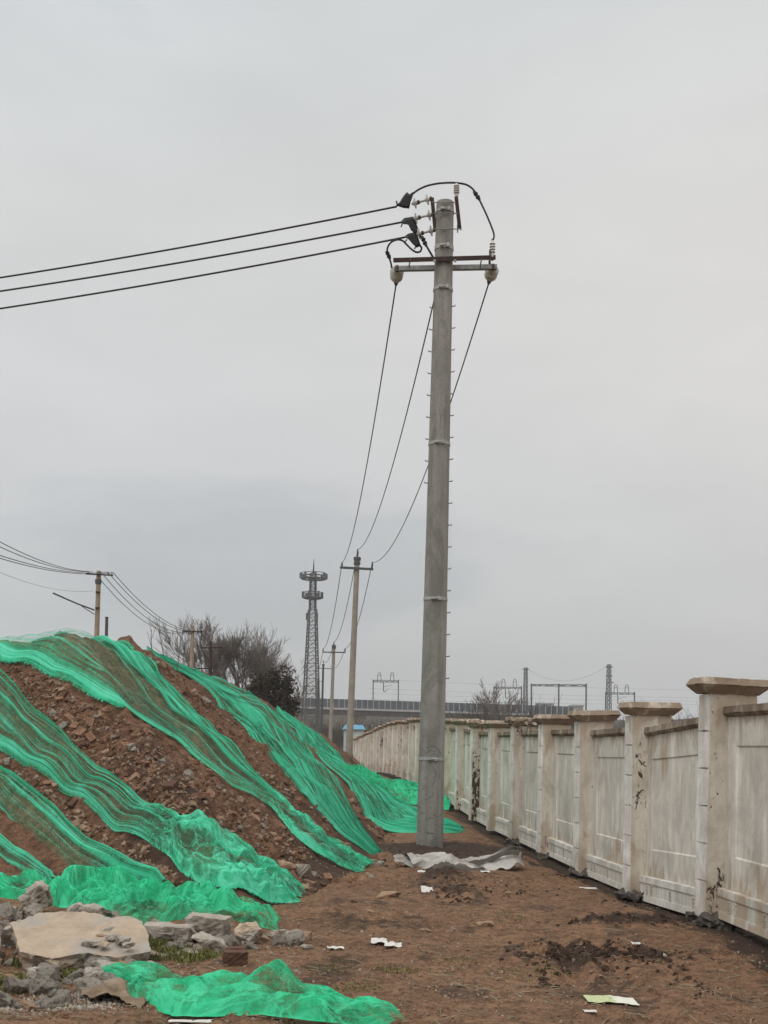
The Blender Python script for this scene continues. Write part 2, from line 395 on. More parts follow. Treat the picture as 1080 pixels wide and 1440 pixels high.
M['brick'] = speckle('brick_clay', (.24, .125, .075), (.15, .075, .046), 9, .95, 0, .6, .01, (.30, .22, .16))
M['brick_pale'] = speckle('pale_brick', (.33, .235, .155), (.23, .15, .10), 9, .95, 0, .6, .01, (.20, .12, .08))
M['brick_dark'] = speckle('dark_brick', (.11, .055, .038), (.075, .04, .028), 9, .95, 0, .6)
M['stone'] = speckle('grey_stone', (.42, .38, .325), (.26, .22, .18), 8, .95, 0, .8, .02, (.13, .105, .085))
M['concrete'] = speckle('broken_concrete', (.58, .53, .46), (.37, .325, .27), 9, .95, 0, 1.0, .045, (.22, .175, .135), fine=4)
M['slabm'] = speckle('sandy_slab', (.50, .40, .30), (.35, .275, .21), 7, .95, 0, .9, .02, (.36, .335, .30))
M['gravelw'] = speckle('pale_gravel', (.42, .38, .33), (.24, .20, .165), 30, .95, 0, .3)
M['gravel'] = speckle('mixed_gravel', (.27, .20, .145), (.15, .095, .065), 3, .95, 0, .3)
M['tarp'] = speckle('dirty_white_cloth', (.46, .445, .415), (.30, .285, .26), 4, .9, 0, .5, .02, (.15, .125, .10))
M['tarpdark'] = speckle('dark_cloth_and_shade', (.06, .052, .045), (.10, .085, .07), 6, .9, 0, .3)  # dark cloth back, also the painted shade in its slits and folds
M['sack'] = speckle('brown_sacking', (.30, .22, .15), (.15, .105, .07), 11, .95, 0, .9, .02, (.36, .30, .23))
M['paper'] = speckle('white_paper', (.62, .61, .59), (.42, .40, .37), 20, .8, 0, .2)
M['bluebag'] = speckle('blue_plastic', (.30, .46, .66), (.55, .62, .68), 30, .5, 0, .2)
M['grass'] = speckle('grass_blades', (.085, .105, .022), (.15, .15, .045), 5, .8, 0, 0)
M['bark'] = speckle('bare_bark', (.17, .145, .125), (.11, .095, .082), 6, .95, 0, 0)
M['leafdark'] = speckle('dark_leaves', (.028, .026, .017), (.050, .036, .024), 1.0, .9, 0, 0, c=(.085, .052, .034))
M['scrub'] = speckle('dry_scrub', (.050, .043, .033), (.075, .06, .045), .5, .95, 0, 0)
M['viaduct'] = speckle('viaduct_concrete', (.42, .42, .41), (.32, .32, .32), .3, .9, 0, 0)
M['girder'] = speckle('viaduct_girder', (.17, .172, .17), (.12, .12, .12), .3, .9, 0, 0)
M['barrier'] = speckle('barrier_panels', (.055, .068, .082), (.085, .10, .115), .5, .6, 0, 0)
M['barpost'] = speckle('barrier_posts', (.50, .52, .53), (.40, .41, .42), 1, .7, 0, 0)
M['hutwall'] = speckle('hut_wall', (.50, .56, .55), (.36, .42, .42), 1, .9, 0, 0)
M['hutroof'] = speckle('hut_blue_roof', (.08, .24, .36), (.12, .30, .42), 1, .7, 0, 0)
M['farwall'] = speckle('far_building', (.42, .40, .38), (.30, .29, .28), .4, .9, 0, 0)
M['mortar'] = speckle('mortar_footing', (.13, .115, .10), (.06, .05, .042), 8, .95, 0, .8, .02)

# ------------------------------------------------------------------ ground sheet and spoil heap
def axis(segs):
    out = []
    for a, b, s in segs: out += list(np.arange(a, b, s))
    return np.array(out)
gx = np.concatenate([[-3500, -2000, -1000, -500, -250, -120, -60, -35, -22, -15], axis([(-10, -4.5, .12), (-4.5, 3.6, .026), (3.6, 7, .09)]), [8, 10, 14, 20, 35, 60, 120, 250, 500, 1000, 2000, 3500]])
gy = np.concatenate([[-60, -20, -6, 0, 3], axis([(4.5, 6, .06), (6, 11, .024), (11, 17, .036), (17, 30, .08), (30, 70, .4)]), [75, 85, 100, 130, 170, 240, 350, 500, 800, 1400, 2400, 4000]])
X, Y = np.meshgrid(gx, gy)
hh, dd = heap_h(X, Y)
Z = base_z(X, Y)+ground_detail(X, Y)*(np.abs(X) < 15)*(Y < 75)+rubble_rise(X, Y)-.06*sstep(.1, 1, dd)
g = grid_mesh('ground', X, Y, Z, M['soil'], attrs={'wet': soil_wet(X, Y)*(np.abs(X) < 30)*(Y < 70)})
tag(g, kind='structure')
def GZf(x, y):
    x = np.asarray(x, float); y = np.asarray(y, float)
    h, d = heap_h(x, y)
    zg = base_z(x, y)+ground_detail(x, y)+rubble_rise(x, y)-.06*sstep(.1, 1, d)
    return np.maximum(zg, base_z(x, y)+h+heap_detail(x, y, d)*(d > 0)-9*(d <= 0))
def heap_detail(x, y, d):
    a = sstep(-.05, .6, d)
    c = .075*np.abs(fbm(x*2.2, y*2.2, 4, 101))+.05*fbm(x*5.5, y*5.5, 3, 111)+.03*np.abs(fbm(x*12, y*12, 2, 121))
    gully = .05*fbm(x*1.2+y*.4, y*.35, 3, 131)
    return a*(c-.05+gully)
hx = axis([(-22, -9, .3), (-9, -6, .08), (-6, .9, .034)])
hy = axis([(9.5, 20, .036), (20, 25, .06), (25, 60.5, .22)])
X, Y = np.meshgrid(hx, hy)
h, d = heap_h(X, Y)
Z = base_z(X, Y)+h+heap_detail(X, Y, d)
dq = np.maximum.reduce([d[:-1, :-1], d[1:, :-1], d[:-1, 1:], d[1:, 1:]])
wet = np.clip(.25+.6*fbm(X*.6, Y*.6, 3, 141)+.5*(1-sstep(0, .9, d)), 0, 1)
hp = grid_mesh('soil_heap', X, Y, Z, M['heap'], attrs={'wet': wet}, keep=dq > -.15)
tag(hp, 'large reddish brown heap of excavated soil half covered by green nets', 'soil heap')

# ------------------------------------------------------------------ nets
def interp_line(pts, n):
    p = np.array([tuple(q) for q in pts]); d = np.r_[0, np.cumsum(np.linalg.norm(np.diff(p, axis=0), axis=1))]
    t = np.linspace(0, d[-1], n)
    out = np.stack([np.interp(t, d, p[:, k]) for k in range(p.shape[1])], -1)
    for _ in range(max(2, n//30)):
        out[1:-1] = .25*out[:-2]+.5*out[1:-1]+.25*out[2:]
    return out, d[-1]
def hitc(px, py):
    c = hit(px, py)
    while c.y > 60 or toe_d(np.array([c.x]), np.array([c.y]))[0] < -.5 and c.y > 52: py += 1; c = hit(px, py)
    return c
def net(label, Lp, Rp, prof, n=200, m=90, amp=.05, lift=.06, seed=1, mat='net', puff=0, foot=0, bump=None, endd=.25, cat='debris net', group='green debris nets over the soil heap', kf=1.0):
    A, la = interp_line([hitc(*p) for p in Lp], n); B, lb = interp_line([hitc(*p) for p in Rp], n)
    L = (la+lb)/2; W = np.linalg.norm(A[:, :2]-B[:, :2], axis=1).mean()
    s = np.linspace(0, 1, n)[:, None]; t = np.linspace(0, 1, m)[None, :]
    S = np.broadcast_to(s, (n, m)); T = np.broadcast_to(t, (n, m))
    wob = .022*pn(S*L*.8, np.sign(T-.5)*3+seed, seed)+.022*pn(S*L*3.5, np.sign(T-.5)*3+seed*2, seed+3)+.012*pn(S*L*11, T*0+seed, seed+4)
    edge = np.abs(T-.5)*2
    tt = T+wob*edge**3*np.sign(T-.5)/max(W, .3)*1.2
    X = A[:, None, 0]*(1-tt)+B[:, None, 0]*tt; Y = A[:, None, 1]*(1-tt)+B[:, None, 1]*tt
    # ragged ends
    q = np.sin(T*9+seed)*.06+.08*pn(T*6, T*0, seed+7)
    du = np.gradient(X, axis=0)*n/L; dv = np.gradient(Y, axis=0)*n/L
    er = sstep(.9, 1, S)
    X = X+du*q*er*.8; Y = Y+dv*q*er*.8
    drift = .25*pn(S*L*.12, T*1.5, seed+11)
    f1 = pn(T*W*2.6*kf+drift*2, S*L*.10, seed+20); f2 = pn(T*W*7*kf+drift*4, S*L*.16, seed+30); f3 = pn(T*W*17*kf+drift*8, S*L*.3, seed+40)
    fold = (1-np.abs(f1)*1.8)*.7+(.5-np.abs(f2)*1.4)*.9+f3*.45
    H0 = Hs(X, Y); Hm = H0.copy()
    for _ in range(int(6*n/100)+4):
        Hm[1:-1] = .25*Hm[:-2]+.5*Hm[1:-1]+.25*Hm[2:]
    Z = np.maximum(Hm, H0-.02)+lift+amp*fold*(.4 if puff else 1)
    CR = np.full(X.shape, 1.0 if puff else 0.0)
    if foot:
        fw = sstep(.66, .82, S)*np.sin(np.pi*T)**.5*(1-sstep(.93, 1, S))
        Z = Z-amp*fold*.9*fw; CR = sstep(.55, .78, S); 
        bl = np.abs(pn(X*2.4, Y*2.8, seed+61))+.4*np.abs(pn(X*5.5, Y*6, seed+62))
        Z = Z+foot*fw*(.35+1.3*bl)
    if puff:
        pf = np.clip(.45+fbm(X*1.6, Y*2.2, 3, seed+50), 0, 2)*np.sin(np.pi*T)**.6*np.sin(np.pi*np.clip(S*.97+.015, 0, 1))**.5
        bl = np.abs(pn(X*2.6+.6*pn(X*1.3, Y*1.3, 5), Y*3.0, seed+61))+.32*np.abs(pn(X*5.5, Y*6, seed+62))
        Z = Z+puff*(pf*.65+bl*.9*np.sin(np.pi*T)**.5)
        D_extra = (bl-.3)*.6+.20
    if bump: Z = Z+bump[2]*np.exp(-((S-bump[0])/bump[1])**2)*np.sin(np.pi*T)**1.5
    Z = np.maximum(Z, Hs(X, Y)+.02)
    if not puff: D_extra = 0
    # edges drop to the soil
    Z = Z-(lift+.02+amp*np.clip(fold, -1, 2)*.6)*sstep(.78, 1, edge)*.85-(lift)*sstep(.95, 1, S)
    Z = np.maximum(Z, H0+.012)
    pt = [p for p, _ in prof]; pv = [v for _, v in prof]
    D = np.interp(T+.05*pn(S*L*.5, T*3, seed+70), pt, pv)+.22*fold-.05+endd*sstep(.62, 1, S)+D_extra+(.16*CR if foot else 0)
    D = D+.15*sstep(.8, .92, edge)
    uv = np.stack([S*L+seed*3.3, T*W+seed*1.7], -1)
    o = grid_mesh('debris_net', X, Y, Z, M[mat], attrs={'dens': D, 'crump': CR, 'fray': np.maximum(sstep(.93, 1, edge), sstep(.975, 1, S))*(.45 if puff else 1)}, uv=uv)
    return tag(o, label, cat, group)

net('broad green net hanging from the crest of the heap, thin and mossy in its middle',
    [(-30, 922), (35, 941), (100, 970), (165, 1001), (245, 1040), (310, 1092), (380, 1134), (410, 1174), (435, 1196), (470, 1218), (512, 1226)],
    [(182, 902), (205, 924), (236, 960), (275, 999), (310, 1034), (352, 1082), (400, 1126), (430, 1166), (452, 1186), (480, 1200), (530, 1213)],
    [(0, .95), (.06, .85), (.11, .1), (.2, -.12), (.42, -.12), (.52, .15), (.57, .9), (.68, .65), (.8, .4), (.9, .8), (1, .5)], n=260, m=150, amp=.055, seed=1, foot=.14)
net('long green net on the left slope ending in a crumpled foot behind the brown bricks',
    [(-30, 1040), (0, 1059), (30, 1077), (65, 1097), (120, 1132), (160, 1172), (215, 1194), (240, 1210), (255, 1232), (275, 1248), (320, 1258), (370, 1270), (425, 1270)],
    [(-30, 920), (0, 945), (30, 975), (70, 1015), (100, 1045), (140, 1080), (175, 1105), (220, 1140), (260, 1163), (300, 1178), (325, 1203), (362, 1222), (432, 1250)],
    [(0, 1.0), (.12, .8), (.25, .45), (.4, .35), (.5, .7), (.62, .35), (.8, .55), (1, .6)], n=240, m=120, amp=.055, seed=2, foot=.2)
net('lowest green net strip on the left slope, sagging into the crumpled heap of netting',
    [(-30, 1105), (0, 1140), (40, 1172), (75, 1200), (105, 1228), (140, 1248), (200, 1262)],
    [(-30, 1062), (0, 1084), (55, 1122), (95, 1160), (150, 1196), (190, 1221), (245, 1247)],
    [(0, .35), (.2, .25), (.45, .3), (.6, .85), (.8, .75), (1, .9)], n=160, m=90, amp=.05, seed=3)
net('narrow green net band at the left edge low on the slope',
    [(-30, 1188), (0, 1206), (30, 1228), (60, 1246)], [(-30, 1150), (0, 1178), (40, 1206), (80, 1236)],
    [(0, .3), (.4, .5), (.8, .6), (1, .9)], n=80, m=40, amp=.04, seed=4)
net('green net right of the bare soil gully, tapering to a tongue near the pole',
    [(205, 914), (225, 929), (260, 949), (295, 974), (323, 1006), (346, 1030), (375, 1060), (402, 1096), (430, 1122), (455, 1150), (480, 1176), (530, 1204)],
    [(218, 911), (255, 926), (300, 946), (340, 968), (385, 998), (410, 1026), (440, 1062), (465, 1088), (483, 1110), (500, 1148), (515, 1176), (540, 1200)],
    [(0, .8), (.15, .6), (.3, .9), (.5, .85), (.7, .35), (.88, .3), (1, .9)], n=220, m=90, amp=.05, seed=5)
net('green net on the far right flank of the heap spreading out behind the concrete pole',
    [(388, 1002), (415, 1028), (442, 1058), (470, 1086), (490, 1104), (505, 1128), (512, 1148), (530, 1162), (575, 1173), (655, 1172)],
    [(400, 1000), (432, 1026), (462, 1050), (488, 1077), (512, 1094), (540, 1112), (560, 1124), (590, 1138), (615, 1152), (650, 1163)],
    [(0, .9), (.3, .75), (.5, .5), (.7, .85), (1, .8)], n=170, m=80, amp=.07, seed=6)
net('rumpled green net lying on the ground between the second pole and the wall',
    [(485, 1090), (510, 1102), (545, 1118), (600, 1136), (630, 1140)], [(495, 1084), (525, 1092), (560, 1100), (595, 1108), (640, 1124)],
    [(0, .7), (.5, .7), (.7, .3), (1, .7)], n=90, m=60, amp=.10, lift=.06, seed=7, mat='net_deep', puff=.16)
net('puffy crumpled mass of green netting heaped along the foot of the slope',
    [(-30, 1262), (0, 1266), (60, 1268), (85, 1278), (140, 1303), (200, 1303), (260, 1299), (330, 1298), (390, 1311)],
    [(-30, 1240), (0, 1240), (60, 1248), (110, 1254), (150, 1250), (200, 1254), (260, 1257), (310, 1275), (394, 1302)],
    [(0, .85), (.3, .75), (.5, .7), (.8, .75), (1, .7)], n=220, m=90, amp=.05, lift=.06, seed=8, mat='net_deep', puff=.24, endd=-.2, kf=.7)
net('loose piece of green netting lying crumpled in the foreground dirt',
    [(140, 1391), (170, 1402), (195, 1416), (240, 1432), (300, 1434), (370, 1430), (450, 1440), (510, 1446), (560, 1447)],
    [(146, 1388), (190, 1384), (235, 1383), (275, 1382), (330, 1388), (375, 1388), (415, 1397), (470, 1412), (556, 1440)],
    [(0, .9), (.3, .7), (.5, .5), (.75, .65), (1, .5)], n=220, m=90, amp=.03, lift=.03, seed=9, mat='net_deep', puff=.14, bump=(.57, .05, .12), endd=-.1, group='green nets off the heap', kf=1.6)

# ------------------------------------------------------------------ stones and bricks
def hull_rock(seed, dims, disp=.06, cuts=2, brick=False):
    r = random.Random(seed); bm = bmesh.new()
    if brick:
        for x in (-1, 1):
            for y in (-1, 1):
                for z in (-1, 1):
                    k = r.uniform(.82, 1.0)
                    bm.verts.new((x*dims[0]*k, y*dims[1]*r.uniform(.9, 1), z*dims[2]*r.uniform(.88, 1)))
        if r.random() < .8:
            for _ in range(2): bm.verts.new((dims[0]*r.uniform(.8, 1.15), dims[1]*r.uniform(-.6, .6), dims[2]*r.uniform(-.6, .6)))
    else:
        for _ in range(16):
            v = Vector((r.gauss(0, 1), r.gauss(0, 1), r.gauss(0, 1))).normalized()
            v = Vector((max(-.75, min(.75, v.x)), max(-.75, min(.75, v.y)), max(-.7, min(.7, v.z))))*1.3
            bm.verts.new((v.x*dims[0], v.y*dims[1], v.z*dims[2]))
    bmesh.ops.convex_hull(bm, input=bm.verts)
    loose = [v for v in bm.verts if not v.link_faces]
    if loose: bmesh.ops.delete(bm, geom=loose, context='VERTS')
    bmesh.ops.triangulate(bm, faces=bm.faces)
    md = max(dims)
    for _ in range(cuts):
        es = [e for e in bm.edges if e.calc_length() > md*.22]
        if es: bmesh.ops.subdivide_edges(bm, edges=es, cuts=1, use_grid_fill=True)
        bmesh.ops.triangulate(bm, faces=bm.faces)
    bm.normal_update()
    co = np.array([v.co[:] for v in bm.verts])
    nz = fbm(co[:, 0]/md*2.3+seed, co[:, 1]/md*2.3+co[:, 2]/md*3.1, 4, seed)+.6*fbm(co[:, 1]/md*5+seed, co[:, 2]/md*5-co[:, 0]/md*4, 3, seed+4)
    for v, q in zip(bm.verts, nz): v.co += v.normal*float(q)*disp*md
    me = bpy.data.meshes.new('rock'); bm.to_mesh(me); bm.free(); return me
def rock_at(name, label, px, py, wpx, dims, mat, seed, group=None, rot=None, cat='stone', sink=.35, brick=False, disp=.08, cuts=3, up=0):
    c = hit(px, py); z = float(GZf(np.array([c.x]), np.array([c.y]))[0])
    w = wpx*c.y/F/2
    d = [w*q for q in dims]
    me = hull_rock(seed, d, disp, cuts, brick)
    o = link(name, me, M[mat]); o.location = (c.x, c.y, z+d[2]*(1-sink)+up)
    o.rotation_euler = rot or (random.uniform(-.15, .15), random.uniform(-.15, .15), random.uniform(0, 6))
    return tag(o, label, cat, group)
RG = 'broken concrete along the foot of the heap'
rock_at('rubble_stone', 'rounded pitted grey concrete boulder against the green netting at far left', 50, 1285, 46, (1, .9, 1), 'concrete', 3, RG, (0, .1, .3), sink=.0, disp=.12)
rock_at('rubble_stone', 'grey stone low beside the pitted boulder at the left edge', 18, 1290, 34, (1, .8, .55), 'concrete', 4, RG, sink=.2)
rock_at('rubble_stone', 'rough broken concrete lump behind the sandy slab at left', 48, 1330, 96, (1, .55, .45), 'concrete', 5, RG, (0, 0, .2), sink=.25, disp=.11)
rock_at('rubble_stone', 'concrete lump behind the right end of the sandy slab', 122, 1300, 64, (1, .7, .5), 'concrete', 6, RG, (0, .1, 0), sink=.2, disp=.11)
def slab(px, py, outline, th, mat, label, rot, up):
    c = hit(px, py); bm = bmesh.new(); top_ = [bm.verts.new((x, y, th/2)) for x, y in outline]; f = bm.faces.new(top_)
    e = bmesh.ops.extrude_face_region(bm, geom=[f]); vs = [v for v in e['geom'] if isinstance(v, bmesh.types.BMVert)]
    for v in vs: v.co.z -= th; v.co.x *= .95; v.co.y *= .95
    bmesh.ops.recalc_face_normals(bm, faces=bm.faces); bmesh.ops.triangulate(bm, faces=bm.faces)
    for _ in range(6):
        es = [q for q in bm.edges if q.calc_length() > .05]
        if not es: break
        bmesh.ops.subdivide_edges(bm, edges=es, cuts=1); bmesh.ops.triangulate(bm, faces=bm.faces)
    bm.normal_update()
    co = np.array([v.co[:] for v in bm.verts]); nz = fbm(co[:, 0]*7, co[:, 1]*7+co[:, 2]*9, 4, 77); n2_ = fbm(co[:, 0]*22, co[:, 1]*22+co[:, 2]*25, 3, 78)
    for v, a, b in zip(bm.verts, nz, n2_):
        side = 1-abs(v.normal.z); v.co += v.normal*float(a*(.010+.03*side)+b*(.004+.012*side))
    me = bpy.data.meshes.new('slab'); bm.to_mesh(me); bm.free(); o = link('concrete_slab', me, M[mat]); o.location = c+Vector((0, 0, up)); o.rotation_euler = rot
    return tag(o, label, 'concrete slab', RG)
slab(112, 1350, [(-.50, .12), (-.36, .36), (-.10, .42), (.12, .34), (.30, .40), (.44, .16), (.52, -.22), (.30, -.36), (.10, -.30), (-.12, -.42), (-.34, -.34), (-.42, -.10)], .13, 'slabm', 'large sandy coloured slab of broken concrete lying tilted among the rubble', (.24, .05, .1), .12)
rock_at('concrete_slab', 'smaller sandy slab lying under the front of the large slab', 160, 1368, 84, (1, .8, .25), 'concrete', 9, RG, (.1, .15, 1.2), 'concrete slab', .2)
rock_at('rubble_stone', 'upright narrow grey stone beside the foreground netting', 131, 1398, 34, (.8, .8, 1.0), 'concrete', 10, RG, (0, .1, .4), sink=.1, disp=.1)
rock_at('rubble_stone', 'tan flat stone under the edge of the puffy netting', 180, 1308, 38, (1, .7, .42), 'brick_pale', 11, RG, (0, .1, .1), sink=.15)
rock_at('concrete_block', 'long grey concrete block half buried under the netting', 235, 1318, 74, (1, .4, .30), 'concrete', 12, RG, (.05, .02, -.1), 'concrete block', .1, True, .05)
rock_at('concrete_block', 'tall pitted concrete block with pale top below the netting', 292, 1318, 60, (1, .6, .58), 'concrete', 13, RG, (0, .08, -.15), 'concrete block', .1, True, .09)
rock_at('concrete_block', 'brownish rounded concrete block right of the tall pitted block', 348, 1325, 40, (1, .8, .75), 'slabm', 14, RG, (.1, 0, .4), 'concrete block', .1, disp=.1)
rock_at('rubble_stone', 'pale wedge of concrete leaning in front of the tall pitted block', 300, 1336, 62, (1, .45, .28), 'concrete', 15, RG, (.1, .28, -.3), sink=.05)
rock_at('rubble_stone', 'flat pale stone on the grass in front of the long block', 262, 1340, 40, (1, .7, .22), 'concrete', 16, RG, sink=.1)
rock_at('brick_block', 'dark brown brick lump standing on the dirt above the foreground net', 330, 1362, 36, (1, .75, .55), 'brick_dark', 17, 'loose bricks in the foreground', (0, .04, .2), 'brick', .1, True, .05)
rock_at('brick_block', 'dark brown half brick lying just behind the dark brick lump', 331, 1352, 30, (1, .6, .45), 'brick_dark', 18, 'loose bricks in the foreground', (0, .0, .1), 'brick', .0, True, .05)
rock_at('rubble_stone', 'grey stone at the end of the row of blocks', 392, 1316, 26, (1, .7, .55), 'stone', 19, RG)
rock_at('rubble_stone', 'light grey stone last of the row towards the open dirt', 413, 1322, 26, (1, .8, .7), 'stone', 20, RG)
rock_at('rubble_stone', 'small grey flat stone just below the last stones of the row', 432, 1334, 20, (1, .6, .3), 'stone', 21, RG)
rock_at('rubble_stone', 'pale triangular stone on the grass under the large slab', 205, 1362, 30, (1, .6, .6), 'gravelw', 22, RG)
rock_at('rubble_stone', 'pale pointed stone left of the grass below the big slab', 48, 1378, 24, (.9, .6, .9), 'gravelw', 23, RG, sink=.1)
rock_at('concrete_slab', 'thin pale slab edge sticking out of the grass right of the big slab', 214, 1344, 46, (1, .4, .2), 'slabm', 24, RG, (0, .18, -.2), 'concrete slab', .1, True)
rock_at('rubble_stone', 'dark grey stone above the end of the crumpled net foot', 425, 1232, 26, (1, .9, .8), 'stone', 25, 'stones by the heap foot')
rock_at('rubble_stone', 'flat tan stone leaning at the heap foot above the net foot', 403, 1220, 30, (1, .6, .5), 'brick_pale', 26, 'stones by the heap foot', (0, .4, .2))
rock_at('rubble_stone', 'long tan stone below the tongue of green netting', 478, 1188, 34, (1, .4, .35), 'brick_pale', 27, 'stones by the heap foot', (0, .35, .2))
rock_at('rubble_stone', 'long pale flat stone on the open dirt left of the white scraps', 546, 1264, 38, (1, .4, .25), 'brick_pale', 28, 'flat stones on the open dirt', (0, 0, .05))
rock_at('rubble_stone', 'tan flat stone on the dirt below the dirty cloth', 682, 1304, 26, (1, .6, .35), 'brick_pale', 29, 'flat stones on the open dirt', (0, 0, .1))
rock_at('rubble_stone', 'rounded pale stone just in front of the dirty cloth', 638, 1233, 15, (1, .7, .6), 'gravelw', 30, 'flat stones on the open dirt')
rock_at('rubble_stone', 'small tan stone on the dirt in the middle of the track', 598, 1310, 18, (1, .5, .3), 'brick_pale', 31, 'flat stones on the open dirt')
rock_at('rubble_stone', 'brown stone right of the dirty cloth on the track', 717, 1259, 16, (1, .6, .45), 'brick_pale', 32, 'flat stones on the open dirt')

for q, (px, py, w_, mt) in enumerate(((150, 1332, 22, 'concrete'), (163, 1338, 16, 'stone'), (140, 1337, 14, 'brick_pale'), (156, 1342, 20, 'concrete'), (172, 1345, 24, 'concrete'), (128, 1346, 26, 'concrete'), (145, 1350, 18, 'slabm'), (180, 1352, 18, 'concrete'), (134, 1330, 12, 'concrete'))):
    rock_at('rubble_stone', 'small broken piece lying on top of the sandy slab', px, py+14, w_, (1, .8, .5), mt, 60+q, 'pieces on the sandy slab', sink=.2, up=.17, disp=.1)
protos = {}
def proto(kind, i):
    k = (kind, i)
    if k not in protos:
        if kind == 'brick': me = hull_rock(200+i, (1, .5, .26), .04, 2, True)
        elif kind == 'half': me = hull_rock(230+i, (1, .8, .42), .06, 2, True)
        else: me = hull_rock(260+i, (1, .8, .65), .09, 2)
        protos[k] = me
    return protos[k]
mats_slope = ['brick', 'brick', 'brick_pale', 'brick', 'brick_dark', 'brick_pale', 'brick_dark', 'concrete', 'brick', 'stone']
mesh_mat = {}
def mm(kind, i, mat):
    k = (kind, i, mat)
    if k not in mesh_mat:
        me = proto(kind, i).copy(); me.materials.clear(); me.materials.append(M[mat]); mesh_mat[k] = me
    return mesh_mat[k]
def lerp_poly(pts, t):
    p = np.array(pts, float); d = np.r_[0, np.cumsum(np.hypot(*np.diff(p, axis=0).T))]; q = t*d[-1]
    return np.interp(q, d, p[:, 0]), np.interp(q, d, p[:, 1])
gmat = {}
def surf_n(x, y):
    e = .05; a = GZf(np.array([x-e, x+e, x, x]), np.array([y, y, y-e, y+e]))
    return Vector((-(a[1]-a[0])/(2*e), -(a[3]-a[2])/(2*e), 1)).normalized()
NAMES = {'brick': ('brick_fragment', 'broken red brown brick', 'brick'), 'brick_pale': ('brick_fragment', 'pale tan broken brick', 'brick'), 'brick_dark': ('brick_fragment', 'dark brown broken brick', 'brick'),
         'stone': ('rubble_stone', 'small grey stone', 'stone'), 'concrete': ('rubble_stone', 'light grey chunk of concrete', 'stone')}
def scatter(up, lo, count, sz, where, slo=0, shi=1, pw=1.6, lift_k=.12):
    for _ in range(count):
        s = random.uniform(slo, shi); t = random.random()
        a = lerp_poly(up, s); b = lerp_poly(lo, s)
        px = a[0]*(1-t)+b[0]*t; py = a[1]*(1-t)+b[1]*t
        c = hit(px, py)
        if c.y > 60: continue
        z = float(GZf(np.array([c.x]), np.array([c.y]))[0])
        mat = random.choice(mats_slope); kind = 'stone' if mat in ('stone', 'concrete') else random.choice(['brick', 'half', 'half', 'stone'])
        me = mm(kind, random.randrange(5), mat)
        nm, lb, ct = NAMES[mat]
        o = bpy.data.objects.new(nm, me); COL.objects.link(o)
        r = (sz[0]+(sz[1]-sz[0])*random.random()**pw)/2*c.y/F
        n = surf_n(c.x, c.y); q = n.to_track_quat('Z', 'Y')
        o.rotation_mode = 'QUATERNION'
        o.rotation_quaternion = q @ Euler((random.uniform(-.5, .5), random.uniform(-.5, .5), random.uniform(0, 6.28))).to_quaternion()
        o.scale = (r, r*random.uniform(.8, 1.1), r*random.uniform(.8, 1.2)); o.location = Vector((c.x, c.y, z))+n*r*lift_k
        tag(o, lb+' '+where, ct, lb+' pieces '+where)
W1 = 'lying in the wide bare band of the heap'
scatter([(35, 945), (165, 1005), (245, 1042), (310, 1095), (380, 1137), (430, 1200)], [(30, 970), (100, 1040), (175, 1100), (260, 1160), (330, 1200), (405, 1225)], 200, (5, 17), W1, .12, 1, 2.0)
scatter([(70, 960), (165, 1005), (310, 1095), (380, 1137)], [(60, 1000), (140, 1075), (260, 1160), (330, 1200)], 18, (15, 26), W1, .05, .9)
scatter([(0, 1065), (65, 1100), (160, 1175), (240, 1212), (265, 1245)], [(0, 1078), (55, 1118), (150, 1192), (190, 1216), (250, 1244)], 36, (5, 18), 'lying in the lower left gap between two nets')
scatter([(225, 925), (295, 975), (346, 1030), (402, 1098), (440, 1135), (480, 1178)], [(205, 920), (272, 997), (350, 1080), (405, 1128), (440, 1178), (470, 1200)], 42, (4, 16), 'lying in the bare gully right of the crest net')
scatter([(484, 1112), (505, 1150), (545, 1195)], [(500, 1130), (510, 1150), (550, 1172)], 18, (6, 16), 'beside the net tongue left of the pole')
scatter([(400, 1215), (440, 1225), (540, 1200)], [(420, 1260), (470, 1262), (560, 1225)], 26, (6, 18), 'scattered at the foot of the heap')
scatter([(420, 1275), (560, 1240), (740, 1240)], [(400, 1350), (600, 1400), (900, 1420)], 34, (4, 12), 'scattered over the open dirt', pw=2.5)

mats_save = mats_slope; mats_slope = ['concrete', 'concrete', 'stone', 'concrete', 'brick_pale']
scatter([(-15, 1275), (100, 1300), (200, 1300)], [(-15, 1425), (100, 1415), (190, 1380)], 120, (12, 46), 'in the rubble around the sandy slab', pw=1.7, lift_k=.4)
scatter([(200, 1308), (440, 1318)], [(215, 1346), (430, 1342)], 60, (8, 34), 'in the row of rubble below the puffy net', pw=1.6, lift_k=.35)
mats_slope = mats_save
def gauss_px(px, py, sx, sy, n):
    out = []
    for _ in range(n):
        c = hit(random.gauss(px, sx), min(1436, random.gauss(py, sy))); out.append((c.x, c.y))
    return out
